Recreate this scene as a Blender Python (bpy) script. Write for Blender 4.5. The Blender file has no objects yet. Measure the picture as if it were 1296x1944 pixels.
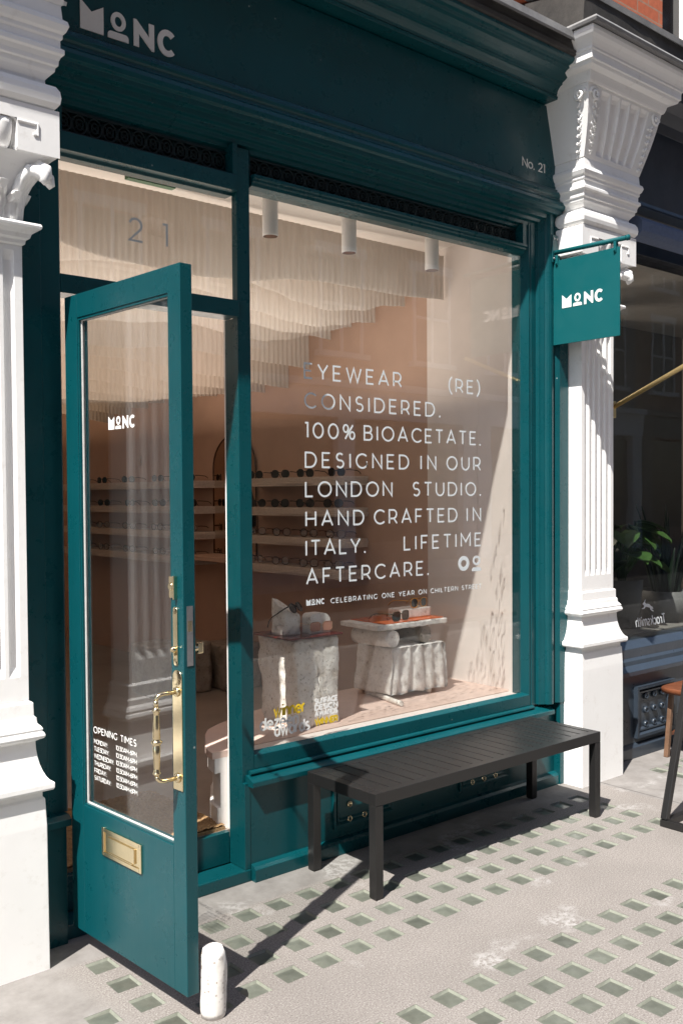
import bpy, bmesh, math, random
from mathutils import Vector, Matrix, noise
random.seed(7)
S = bpy.context.scene
COL = S.collection
R = math.radians

# ------------------------------------------------------------------ camera
cam = bpy.data.cameras.new('camera')
co = bpy.data.objects.new('camera', cam)
COL.objects.link(co)
BX = Vector((0.76173926, -0.64785112, -0.00649751))
BY = Vector((0.02269731, 0.01666199, 0.99960353))
BF = Vector((0.647486, 0.76158473, -0.02739657))
m3 = Matrix((BX, BY, -BF)).transposed()
co.matrix_world = Matrix.Translation((-1.8974, -3.0122, 1.5)) @ m3.to_4x4()
cam.sensor_fit = 'VERTICAL'
cam.sensor_height = 36.0
cam.lens = 1813.97 / 1944 * 36
cam.shift_y = 18.05 / 1944
cam.clip_start = 0.05
cam.clip_end = 500
S.camera = co

# ------------------------------------------------------------------ sky, sun, exposure
AZ, EL = R(23.8), R(55.5)
ld = Vector((math.cos(AZ) * math.cos(EL), math.sin(AZ) * math.cos(EL), -math.sin(EL)))
w = bpy.data.worlds.new('World')
S.world = w
w.use_nodes = True
nt = w.node_tree
bg = nt.nodes['Background']
sky = nt.nodes.new('ShaderNodeTexSky')
sky.sky_type = 'NISHITA'
sky.sun_disc = False
sky.sun_elevation = EL
sky.sun_rotation = math.atan2(-ld.x, -ld.y)
nt.links.new(sky.outputs[0], bg.inputs[0])
bg.inputs[1].default_value = 0.085
sl = bpy.data.lights.new('sun', 'SUN')
sl.energy = 4.2
sl.angle = R(0.5)
sl.color = (1.0, 0.955, 0.89)
so = bpy.data.objects.new('sun', sl)
COL.objects.link(so)
so.rotation_euler = ld.to_track_quat('-Z', 'Y').to_euler()
S.view_settings.view_transform = 'Standard'
S.view_settings.look = 'None'
S.view_settings.exposure = 1.2
S.view_settings.gamma = 1.0
S.cycles.max_bounces = 10
S.cycles.diffuse_bounces = 5
S.cycles.glossy_bounces = 5
S.cycles.transparent_max_bounces = 16

# ------------------------------------------------------------------ materials
def newmat(name):
    m = bpy.data.materials.new(name)
    m.use_nodes = True
    n = m.node_tree
    return m, n, n.nodes['Principled BSDF']

def nd(n, t, **kw):
    x = n.nodes.new(t)
    for k, v in kw.items():
        setattr(x, k, v)
    return x

def noise_tex(n, scale, detail=4, rough=0.6, stretch=None):
    tc = nd(n, 'ShaderNodeTexCoord')
    t = nd(n, 'ShaderNodeTexNoise')
    t.inputs['Scale'].default_value = scale
    t.inputs['Detail'].default_value = detail
    t.inputs['Roughness'].default_value = rough
    if stretch:
        mp = nd(n, 'ShaderNodeMapping')
        mp.inputs['Scale'].default_value = stretch
        n.links.new(tc.outputs['Object'], mp.inputs[0])
        n.links.new(mp.outputs[0], t.inputs['Vector'])
    else:
        n.links.new(tc.outputs['Object'], t.inputs['Vector'])
    return t

def ramp(n, src, stops):
    r = nd(n, 'ShaderNodeValToRGB')
    e = r.color_ramp.elements
    while len(e) < len(stops):
        e.new(0.5)
    for i, (p, c) in enumerate(stops):
        e[i].position = p
        e[i].color = (c[0], c[1], c[2], 1) if not isinstance(c, (int, float)) else (c, c, c, 1)
    n.links.new(src, r.inputs[0])
    return r

def mixc(n, fac, a, b, mode='MIX'):
    x = nd(n, 'ShaderNodeMix', data_type='RGBA', blend_type=mode)
    if hasattr(fac, 'links'):
        n.links.new(fac, x.inputs[0])
    else:
        x.inputs[0].default_value = fac
    for i, v in ((6, a), (7, b)):
        if hasattr(v, 'links'):
            n.links.new(v, x.inputs[i])
        else:
            x.inputs[i].default_value = (v[0], v[1], v[2], 1)
    return x.outputs[2]

def bump(n, b, src, strength, dist):
    bp = nd(n, 'ShaderNodeBump')
    bp.inputs['Strength'].default_value = strength
    bp.inputs['Distance'].default_value = dist
    n.links.new(src, bp.inputs['Height'])
    n.links.new(bp.outputs[0], b.inputs['Normal'])
    return bp

def paint(name, c, rough=0.3, var=0.12, coat=0.0, bmp=0.15, grain=(60, 60, 6), dirt=None, spec=0.5, specks=False):
    m, n, b = newmat(name)
    t = noise_tex(n, 2.2, 5, 0.65)
    lo = tuple(v * (1 - var) for v in c)
    hi = tuple(min(1, v * (1 + var)) for v in c)
    col = ramp(n, t.outputs[0], [(0.3, lo), (0.7, hi)]).outputs[0]
    if dirt:
        t3 = noise_tex(n, 14, 8, 0.75)
        f = ramp(n, t3.outputs[0], [(0.56, 0.0), (0.76, dirt[1])])
        col = mixc(n, f.outputs[0], col, dirt[0])
    if specks:
        tcs = nd(n, 'ShaderNodeTexCoord')
        vs_ = nd(n, 'ShaderNodeTexVoronoi'); vs_.inputs['Scale'].default_value = 7.0
        n.links.new(tcs.outputs['Object'], vs_.inputs['Vector'])
        sk = ramp(n, vs_.outputs['Distance'], [(0.012, 0.8), (0.03, 0.0)])
        col = mixc(n, sk.outputs[0], col, (0.40, 0.42, 0.41))
    n.links.new(col, b.inputs['Base Color'])
    rr = ramp(n, noise_tex(n, 9, 5, 0.7).outputs[0], [(0.3, rough * 0.75), (0.7, min(1, rough * 1.3))])
    n.links.new(rr.outputs[0], b.inputs['Roughness'])
    b.inputs['Coat Weight'].default_value = coat
    b.inputs['Coat Roughness'].default_value = 0.12
    b.inputs['Specular IOR Level'].default_value = spec
    t2 = noise_tex(n, 1.0, 4, 0.6, grain)
    bump(n, b, t2.outputs[0], bmp, 0.002)
    return m

def stone(name, stops, scale=9, bmp=0.6, dist=0.006, pits=True, rough=0.85):
    m, n, b = newmat(name)
    t = noise_tex(n, scale, 10, 0.7)
    col = ramp(n, t.outputs[0], stops).outputs[0]
    h = t.outputs[0]
    if pits:
        v = noise_tex(n, scale * 6, 4, 0.6)
        pr = ramp(n, v.outputs[0], [(0.31, 0.0), (0.41, 1.0)])
        col = mixc(n, pr.outputs[0], tuple(x * 0.75 for x in stops[0][1]), col)
        mm = nd(n, 'ShaderNodeMath', operation='ADD')
        n.links.new(t.outputs[0], mm.inputs[0])
        n.links.new(pr.outputs[0], mm.inputs[1])
        h = mm.outputs[0]
    n.links.new(col, b.inputs['Base Color'])
    b.inputs['Roughness'].default_value = rough
    bump(n, b, h, bmp, dist)
    return m

def plain(name, c, rough=0.5, metal=0.0, bmp=0.0, sc=40, spec=0.5, var=0.1):
    m, n, b = newmat(name)
    t = noise_tex(n, sc, 5, 0.6)
    col = ramp(n, t.outputs[0], [(0.3, tuple(x * (1 - var) for x in c)), (0.7, tuple(min(1, x * (1 + var)) for x in c))])
    n.links.new(col.outputs[0], b.inputs['Base Color'])
    b.inputs['Roughness'].default_value = rough
    b.inputs['Metallic'].default_value = metal
    b.inputs['Specular IOR Level'].default_value = spec
    if bmp:
        bump(n, b, t.outputs[0], bmp, 0.003)
    return m

def glass(name, tint=(0.97, 0.985, 0.98), ior=1.5, boost=1.0):
    m, n, b = newmat(name)
    n.nodes.remove(b)
    out = n.nodes['Material Output']
    # same reflectance on both faces of the pane (the ray is not bent, so the back face must not reflect totally)
    geo = nd(n, 'ShaderNodeNewGeometry')
    io = nd(n, 'ShaderNodeMapRange')
    io.inputs[3].default_value = ior; io.inputs[4].default_value = 1 / ior
    n.links.new(geo.outputs['Backfacing'], io.inputs[0])
    fr = nd(n, 'ShaderNodeFresnel')
    n.links.new(io.outputs[0], fr.inputs[0])
    mu = nd(n, 'ShaderNodeMath', operation='MULTIPLY', use_clamp=True)
    mu.inputs[1].default_value = boost
    n.links.new(fr.outputs[0], mu.inputs[0])
    tr = nd(n, 'ShaderNodeBsdfTransparent')
    tr.inputs[0].default_value = (*tint, 1)
    gl = nd(n, 'ShaderNodeBsdfGlossy')
    gl.inputs['Roughness'].default_value = 0.0
    # old panes are very slightly wavy
    t = noise_tex(n, 2.0, 2, 0.5)
    bp = nd(n, 'ShaderNodeBump')
    bp.inputs['Strength'].default_value = 0.02
    bp.inputs['Distance'].default_value = 0.02
    n.links.new(t.outputs[0], bp.inputs['Height'])
    n.links.new(bp.outputs[0], gl.inputs['Normal'])
    mx = nd(n, 'ShaderNodeMixShader')
    n.links.new(mu.outputs[0], mx.inputs[0])
    n.links.new(tr.outputs[0], mx.inputs[1])
    n.links.new(gl.outputs[0], mx.inputs[2])
    n.links.new(mx.outputs[0], out.inputs[0])
    return m

M = {}
CHIP = ((0.55, 0.55, 0.52), 0.0)
M['teal'] = paint('teal_gloss_paint', (0.0016, 0.056, 0.067), 0.30, 0.10, 0.0, 0.3, (45, 45, 3), spec=0.4, specks=True)
M['teal_deep'] = plain('dark_teal_ironwork', (0.0012, 0.014, 0.017), 0.5, 0, 0, 30)
M['teal_flat'] = paint('teal_sign_paint', (0.0015, 0.084, 0.094), 0.6, 0.03, 0.0, 0.05, (20, 20, 20), spec=0.2)
M['white'] = paint('white_masonry_paint', (0.86, 0.855, 0.845), 0.5, 0.03, 0.0, 0.5, (9, 9, 7), ((0.56, 0.52, 0.47), 0.5))
M['navy'] = paint('navy_paint', (0.030, 0.041, 0.057), 0.35, 0.10, 0.2, 0.2)
M['navy_dark'] = paint('dark_navy_paint', (0.008, 0.011, 0.02), 0.35, 0.1, 0.2, 0.2)
M['black'] = plain('black_powder_coat', (0.0145, 0.014, 0.014), 0.38, 0, 0.05, 400)
M['putty'] = plain('weathered_white_putty', (0.50, 0.49, 0.47), 0.7, 0, 0.2, 40)
M['grey_lead'] = stone('lead_sheet', [(0.25, (0.12, 0.12, 0.125)), (0.55, (0.24, 0.24, 0.24)), (0.8, (0.36, 0.35, 0.34))], 5, 0.5, 0.004, False, 0.6)
M['slate'] = stone('weathered_dark_lead', [(0.3, (0.018, 0.017, 0.016)), (0.7, (0.06, 0.055, 0.05))], 7, 0.5, 0.006, False, 0.7)
M['brass'] = plain('polished_brass', (0.80, 0.67, 0.43), 0.22, 1.0, 0.1, 18, var=0.06)
M['gold_pole'] = plain('gold_lacquer', (0.62, 0.47, 0.22), 0.35, 0.75, 0.05, 30)
M['steel'] = plain('dull_steel', (0.5, 0.5, 0.51), 0.35, 1.0, 0.1, 60)
M['silver_vinyl'] = plain('silver_grey_vinyl', (0.62, 0.67, 0.69), 0.4, 0.0, 0, 80, var=0.02)
M['white_vinyl'] = plain('white_vinyl', (0.82, 0.82, 0.80), 0.45, 0.0, 0, 80, var=0.02)
M['grey_vinyl'] = plain('frosted_grey_vinyl', (0.50, 0.56, 0.58), 0.5, 0.0, 0, 80, var=0.02)
M['yellow_vinyl'] = plain('yellow_vinyl', (0.72, 0.50, 0.02), 0.45, 0.0, 0, 80, var=0.02)
M['fascia_letter'] = plain('brushed_pale_letter', (0.72, 0.70, 0.67), 0.5, 0.0, 0, 80, var=0.02)
M['glass'] = glass('shop_window_glass', (0.975, 0.985, 0.98), 1.5, 1.2)
M['glass_dark'] = glass('neighbour_window_glass', (0.90, 0.92, 0.92), 1.5, 0.38)
M['pink_wall'] = plain('pink_plaster', (0.82, 0.75, 0.71), 0.85, 0, 0.1, 5, 0.2, 0.05)
M['dimmed_terracotta_wall'] = plain('dimmed_terracotta_plaster', (0.54, 0.38, 0.30), 0.85, 0, 0.1, 4, 0.2, 0.06)
M['white_ceiling'] = plain('white_ceiling_paint', (0.74, 0.70, 0.66), 0.85, 0, 0.0, 5, 0.2, 0.03)
M['white_paint'] = plain('white_joinery_paint', (0.80, 0.785, 0.77), 0.45, 0, 0.0, 12, 0.4, 0.03)
M['pink_top'] = plain('pale_pink_laminate', (0.72, 0.55, 0.48), 0.55, 0, 0.0, 20, 0.3, 0.04)
M['floor_in'] = stone('polished_concrete_floor', [(0.3, (0.29, 0.25, 0.22)), (0.5, (0.38, 0.33, 0.295)), (0.7, (0.45, 0.40, 0.36))], 2.2, 0.1, 0.002, False, 0.4)
M['travertine'] = stone('travertine', [(0.3, (0.58, 0.50, 0.41)), (0.44, (0.78, 0.73, 0.67)), (0.62, (0.86, 0.83, 0.79))], 16, 0.8, 0.006)
M['terrazzo'] = stone('salvaged_terrazzo', [(0.33, (0.48, 0.43, 0.39)), (0.42, (0.74, 0.71, 0.68)), (0.6, (0.84, 0.82, 0.79))], 38, 0.5, 0.004)
def terrazzo_chips():
    m, n, b = newmat('chipped_white_terrazzo')
    tc = nd(n, 'ShaderNodeTexCoord')
    base = noise_tex(n, 30, 6, 0.7)
    bc = ramp(n, base.outputs[0], [(0.3, (0.60, 0.57, 0.53)), (0.6, (0.70, 0.68, 0.65))]).outputs[0]
    for sc, thr, cc in ((95, .30, [(0.0, (0.30, 0.25, 0.21)), (0.5, (0.50, 0.47, 0.44)), (1.0, (0.78, 0.76, 0.73))]), (45, .26, [(0.0, (0.26, 0.20, 0.16)), (0.4, (0.42, 0.40, 0.38)), (1.0, (0.80, 0.78, 0.75))])):
        vo = nd(n, 'ShaderNodeTexVoronoi'); vo.inputs['Scale'].default_value = sc
        n.links.new(tc.outputs['Object'], vo.inputs['Vector'])
        mk = ramp(n, vo.outputs['Distance'], [(thr, 1.0), (thr + .06, 0.0)])
        sp_ = nd(n, 'ShaderNodeSeparateColor'); n.links.new(vo.outputs['Color'], sp_.inputs[0])
        pick = ramp(n, sp_.outputs[0], [(0.45, 0.0), (0.5, 0.9)])
        f = nd(n, 'ShaderNodeMath', operation='MULTIPLY'); n.links.new(mk.outputs[0], f.inputs[0]); n.links.new(pick.outputs[0], f.inputs[1])
        cr = ramp(n, sp_.outputs[1], cc)
        bc = mixc(n, f.outputs[0], bc, cr.outputs[0])
    n.links.new(bc, b.inputs['Base Color'])
    b.inputs['Roughness'].default_value = 0.75
    bump(n, b, base.outputs[0], 0.4, 0.003)
    return m
M['terrazzo_chips'] = terrazzo_chips()
M['old_concrete'] = stone('salvaged_concrete', [(0.3, (0.20, 0.17, 0.145)), (0.5, (0.33, 0.29, 0.25)), (0.7, (0.42, 0.38, 0.34))], 10, 0.8, 0.008)
M['red_acrylic'] = plain('dark_red_acrylic', (0.10, 0.012, 0.010), 0.12, 0, 0, 50, 0.6)
M['orange_acrylic'] = plain('orange_acrylic', (0.62, 0.13, 0.03), 0.12, 0, 0, 50, 0.6)
M['lens_dark'] = plain('dark_sunglass_lens', (0.006, 0.007, 0.006), 0.06, 0, 0, 50, 0.7)
M['frame_black'] = plain('black_acetate', (0.010, 0.009, 0.008), 0.2, 0, 0, 50, 0.6)
M['frame_green'] = plain('bottle_green_acetate', (0.008, 0.030, 0.022), 0.18, 0, 0, 50, 0.6)
M['frame_amber'] = plain('amber_acetate', (0.55, 0.27, 0.06), 0.2, 0, 0, 50, 0.6)
M['frame_brown'] = plain('brown_acetate', (0.07, 0.026, 0.012), 0.2, 0, 0, 50, 0.6)
M['frame_gold'] = plain('gold_wire', (0.70, 0.47, 0.28), 0.25, 0.9, 0, 50)
M['coir'] = stone('coir_matting', [(0.3, (0.20, 0.115, 0.05)), (0.5, (0.36, 0.22, 0.105)), (0.7, (0.50, 0.33, 0.17))], 90, 1.0, 0.01, False, 1.0)
M['shelf'] = plain('layered_white_acrylic', (0.62, 0.54, 0.48), 0.5, 0, 0.2, 60, 0.4)
M['wood'] = plain('oiled_wood', (0.14, 0.048, 0.022), 0.35, 0, 0.1, 16, 0.5, 0.25)
M['wood_pale'] = plain('pale_wood', (0.15, 0.085, 0.052), 0.5, 0, 0.1, 16, 0.4, 0.2)
M['leaf'] = plain('glossy_leaf', (0.035, 0.075, 0.018), 0.35, 0, 0.1, 18, 0.5, 0.3)
M['leaf_dark'] = plain('dark_leaf', (0.012, 0.026, 0.014), 0.4, 0, 0.1, 18, 0.5, 0.3)
M['pot'] = plain('grey_pot', (0.12, 0.115, 0.11), 0.6, 0, 0.05, 20)
M['dark_in'] = plain('charcoal_interior_paint', (0.16, 0.145, 0.13), 0.8, 0, 0, 6, 0.2, 0.06)
M['grey_in'] = plain('grey_interior_paint', (0.34, 0.31, 0.28), 0.8, 0, 0, 6, 0.2, 0.06)
M['brown_in'] = plain('brown_interior_board', (0.15, 0.065, 0.03), 0.7, 0, 0, 6, 0.2, 0.1)
M['void'] = plain('unlit_black_back', (0.006, 0.007, 0.008), 0.8, 0, 0, 20, 0.2)
M['asphalt'] = stone('asphalt', [(0.3, (0.04, 0.04, 0.042)), (0.7, (0.075, 0.073, 0.072))], 160, 0.5, 0.004, False, 0.85)
M['kerb'] = stone('granite_kerb', [(0.3, (0.22, 0.21, 0.2)), (0.7, (0.38, 0.37, 0.35))], 120, 0.3, 0.003, False, 0.8)
M['canvas'] = plain('blue_awning_canvas', (0.09, 0.12, 0.20), 0.8, 0, 0.1, 60)
M['socket'] = plain('socket_plate', (0.5, 0.36, 0.26), 0.4)
M['dark_glass'] = plain('dark_window', (0.015, 0.018, 0.02), 0.05, 0, 0, 30, 0.6)
M['exit_green'] = plain('green_plastic', (0.02, 0.16, 0.06), 0.4)

# brick
def brick_mat(name, c1, c2, mortar, sc=1.0):
    m, n, b = newmat(name)
    tc = nd(n, 'ShaderNodeTexCoord')
    mp = nd(n, 'ShaderNodeMapping')
    mp.inputs['Rotation'].default_value = (R(90), 0, 0)
    bt = nd(n, 'ShaderNodeTexBrick')
    n.links.new(tc.outputs['Object'], mp.inputs[0])
    n.links.new(mp.outputs[0], bt.inputs[0])
    bt.inputs['Color1'].default_value = (*c1, 1)
    bt.inputs['Color2'].default_value = (*c2, 1)
    bt.inputs['Mortar'].default_value = (*mortar, 1)
    bt.inputs['Scale'].default_value = sc
    bt.inputs['Mortar Size'].default_value = 0.006
    bt.inputs['Brick Width'].default_value = 0.225
    bt.inputs['Row Height'].default_value = 0.075
    t = noise_tex(n, 30, 6, 0.7)
    g = ramp(n, t.outputs[0], [(0.3, 0.7), (0.7, 1.1)])
    n.links.new(mixc(n, 0.8, bt.outputs[0], g.outputs[0], 'MULTIPLY'), b.inputs['Base Color'])
    b.inputs['Roughness'].default_value = 0.9
    bump(n, b, bt.outputs['Fac'], -0.4, 0.006)
    return m
M['brick'] = brick_mat('red_orange_brick', (0.42, 0.10, 0.045), (0.50, 0.14, 0.065), (0.34, 0.20, 0.14))
M['brick_far'] = brick_mat('brown_brick', (0.34, 0.19, 0.135), (0.40, 0.23, 0.16), (0.40, 0.35, 0.30))

# pavement: pink-grey exposed aggregate, smooth grey margin by the wall, worn pale patches
def pavement_mat():
    m, n, b = newmat('aggregate_pavement')
    tc = nd(n, 'ShaderNodeTexCoord')
    sp = nd(n, 'ShaderNodeSeparateXYZ')
    n.links.new(tc.outputs['Object'], sp.inputs[0])
    fine = noise_tex(n, 175, 4, 0.8)
    agg = ramp(n, fine.outputs[0], [(0.33, (0.085, 0.074, 0.066)), (0.44, (0.185, 0.166, 0.153)), (0.55, (0.235, 0.215, 0.20)), (0.67, (0.37, 0.355, 0.335))])
    broad = noise_tex(n, 1.6, 6, 0.65)
    bl = ramp(n, broad.outputs[0], [(0.3, 0.86), (0.7, 1.1)])
    agg2 = mixc(n, 1.0, agg.outputs[0], bl.outputs[0], 'MULTIPLY')
    sm = noise_tex(n, 9, 9, 0.7)
    smooth = ramp(n, sm.outputs[0], [(0.3, (0.155, 0.143, 0.134)), (0.5, (0.205, 0.192, 0.182)), (0.7, (0.25, 0.237, 0.226))])
    # margin mask: y > -0.14 (wobbly edge), and x < -0.62, and x > 2.3
    wob = noise_tex(n, 7, 6, 0.7)
    a1 = nd(n, 'ShaderNodeMath', operation='MULTIPLY_ADD'); a1.inputs[1].default_value = 0.05; a1.inputs[2].default_value = -0.025
    n.links.new(wob.outputs[0], a1.inputs[0])
    a2 = nd(n, 'ShaderNodeMath', operation='ADD')
    n.links.new(sp.outputs['Y'], a2.inputs[0]); n.links.new(a1.outputs[0], a2.inputs[1])
    my = nd(n, 'ShaderNodeMapRange'); my.inputs[1].default_value = -0.165; my.inputs[2].default_value = -0.14
    n.links.new(a2.outputs[0], my.inputs[0])
    a3 = nd(n, 'ShaderNodeMath', operation='ADD')
    n.links.new(sp.outputs['X'], a3.inputs[0]); n.links.new(a1.outputs[0], a3.inputs[1])
    mxl = nd(n, 'ShaderNodeMapRange'); mxl.inputs[1].default_value = -0.60; mxl.inputs[2].default_value = -0.68
    n.links.new(a3.outputs[0], mxl.inputs[0])
    mxr = nd(n, 'ShaderNodeMapRange'); mxr.inputs[1].default_value = 2.28; mxr.inputs[2].default_value = 2.29
    n.links.new(a3.outputs[0], mxr.inputs[0])
    q1 = nd(n, 'ShaderNodeMath', operation='MAXIMUM'); q2 = nd(n, 'ShaderNodeMath', operation='MAXIMUM')
    n.links.new(my.outputs[0], q1.inputs[0]); n.links.new(mxl.outputs[0], q1.inputs[1])
    n.links.new(q1.outputs[0], q2.inputs[0]); n.links.new(mxr.outputs[0], q2.inputs[1])
    col = mixc(n, q2.outputs[0], agg2, smooth.outputs[0])
    # worn pale patches
    pt = noise_tex(n, 2.6, 3, 0.5)
    pf = noise_tex(n, 34, 6, 0.8)
    p1 = ramp(n, pt.outputs[0], [(0.60, 0.0), (0.68, 1.0)])
    p2 = ramp(n, pf.outputs[0], [(0.46, 0.0), (0.54, 0.8)])
    pm = nd(n, 'ShaderNodeMath', operation='MULTIPLY')
    n.links.new(p1.outputs[0], pm.inputs[0]); n.links.new(p2.outputs[0], pm.inputs[1])
    col = mixc(n, pm.outputs[0], col, (0.36, 0.35, 0.34))
    # dark gum spots and stains
    vo = nd(n, 'ShaderNodeTexVoronoi'); vo.inputs['Scale'].default_value = 3.1
    n.links.new(tc.outputs['Object'], vo.inputs['Vector'])
    gs = ramp(n, vo.outputs['Distance'], [(0.03, 0.55), (0.05, 0.0)])
    col = mixc(n, gs.outputs[0], col, (0.10, 0.09, 0.085))
    n.links.new(col, b.inputs['Base Color'])
    b.inputs['Roughness'].default_value = 0.85
    bump(n, b, fine.outputs[0], 0.10, 0.002)
    return m
M['pavement'] = pavement_mat()

def block_glass_mat():
    m, n, b = newmat('cast_pavement_glass')
    oi = nd(n, 'ShaderNodeObjectInfo')
    t = noise_tex(n, 22, 5, 0.7)
    c = ramp(n, t.outputs[0], [(0.3, (0.085, 0.092, 0.076)), (0.55, (0.112, 0.120, 0.100)), (0.75, (0.14, 0.149, 0.126))])
    v = ramp(n, oi.outputs['Random'], [(0.0, 0.75), (1.0, 1.2)])
    sp = noise_tex(n, 130, 3, 0.6)
    sr = ramp(n, sp.outputs[0], [(0.66, 0.0), (0.72, 0.55)])
    col = mixc(n, sr.outputs[0], mixc(n, 1.0, c.outputs[0], v.outputs[0], 'MULTIPLY'), (0.24, 0.25, 0.22))
    n.links.new(col, b.inputs['Base Color'])
    b.inputs['Roughness'].default_value = 0.3
    b.inputs['Specular IOR Level'].default_value = 0.5
    bump(n, b, t.outputs[0], 0.2, 0.002)
    return m
M['block'] = block_glass_mat()
M['block_rim'] = plain('pale_green_glass_lip', (0.205, 0.215, 0.178), 0.4, 0, 0.05, 60, 0.5, 0.12)

def fabric_mat():
    m, n, b = newmat('pleated_cream_fabric')
    t = noise_tex(n, 40, 4, 0.6, (1, 1, 0.1))
    c = ramp(n, t.outputs[0], [(0.3, (0.78, 0.72, 0.66)), (0.7, (0.84, 0.79, 0.74))])
    n.links.new(c.outputs[0], b.inputs['Base Color'])
    b.inputs['Roughness'].default_value = 0.9
    tl = nd(n, 'ShaderNodeBsdfTranslucent')
    n.links.new(c.outputs[0], tl.inputs[0])
    mx = nd(n, 'ShaderNodeMixShader'); mx.inputs[0].default_value = 0.4
    n.links.new(b.outputs[0], mx.inputs[1]); n.links.new(tl.outputs[0], mx.inputs[2])
    n.links.new(mx.outputs[0], n.nodes['Material Output'].inputs[0])
    return m
M['fabric'] = fabric_mat()
def clear_lens(name, col, a):
    m, n, b = newmat(name)
    tr = nd(n, 'ShaderNodeBsdfTransparent'); tr.inputs[0].default_value = (*col, 1)
    b.inputs['Base Color'].default_value = (*col, 1); b.inputs['Roughness'].default_value = 0.05
    mx = nd(n, 'ShaderNodeMixShader'); mx.inputs[0].default_value = a
    n.links.new(b.outputs[0], mx.inputs[1]); n.links.new(tr.outputs[0], mx.inputs[2])
    n.links.new(mx.outputs[0], n.nodes['Material Output'].inputs[0])
    return m
M['lens_pink'] = clear_lens('pale_pink_lens', (0.80, 0.50, 0.38), 0.55)
M['lens_clear'] = clear_lens('clear_lens', (0.85, 0.85, 0.85), 0.88)
mm_, nn_, bb_ = newmat('mirror_silver')
bb_.inputs['Metallic'].default_value = 1.0; bb_.inputs['Roughness'].default_value = 0.02
bb_.inputs['Base Color'].default_value = (0.75, 0.68, 0.6, 1)
M['mirror'] = mm_

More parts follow.
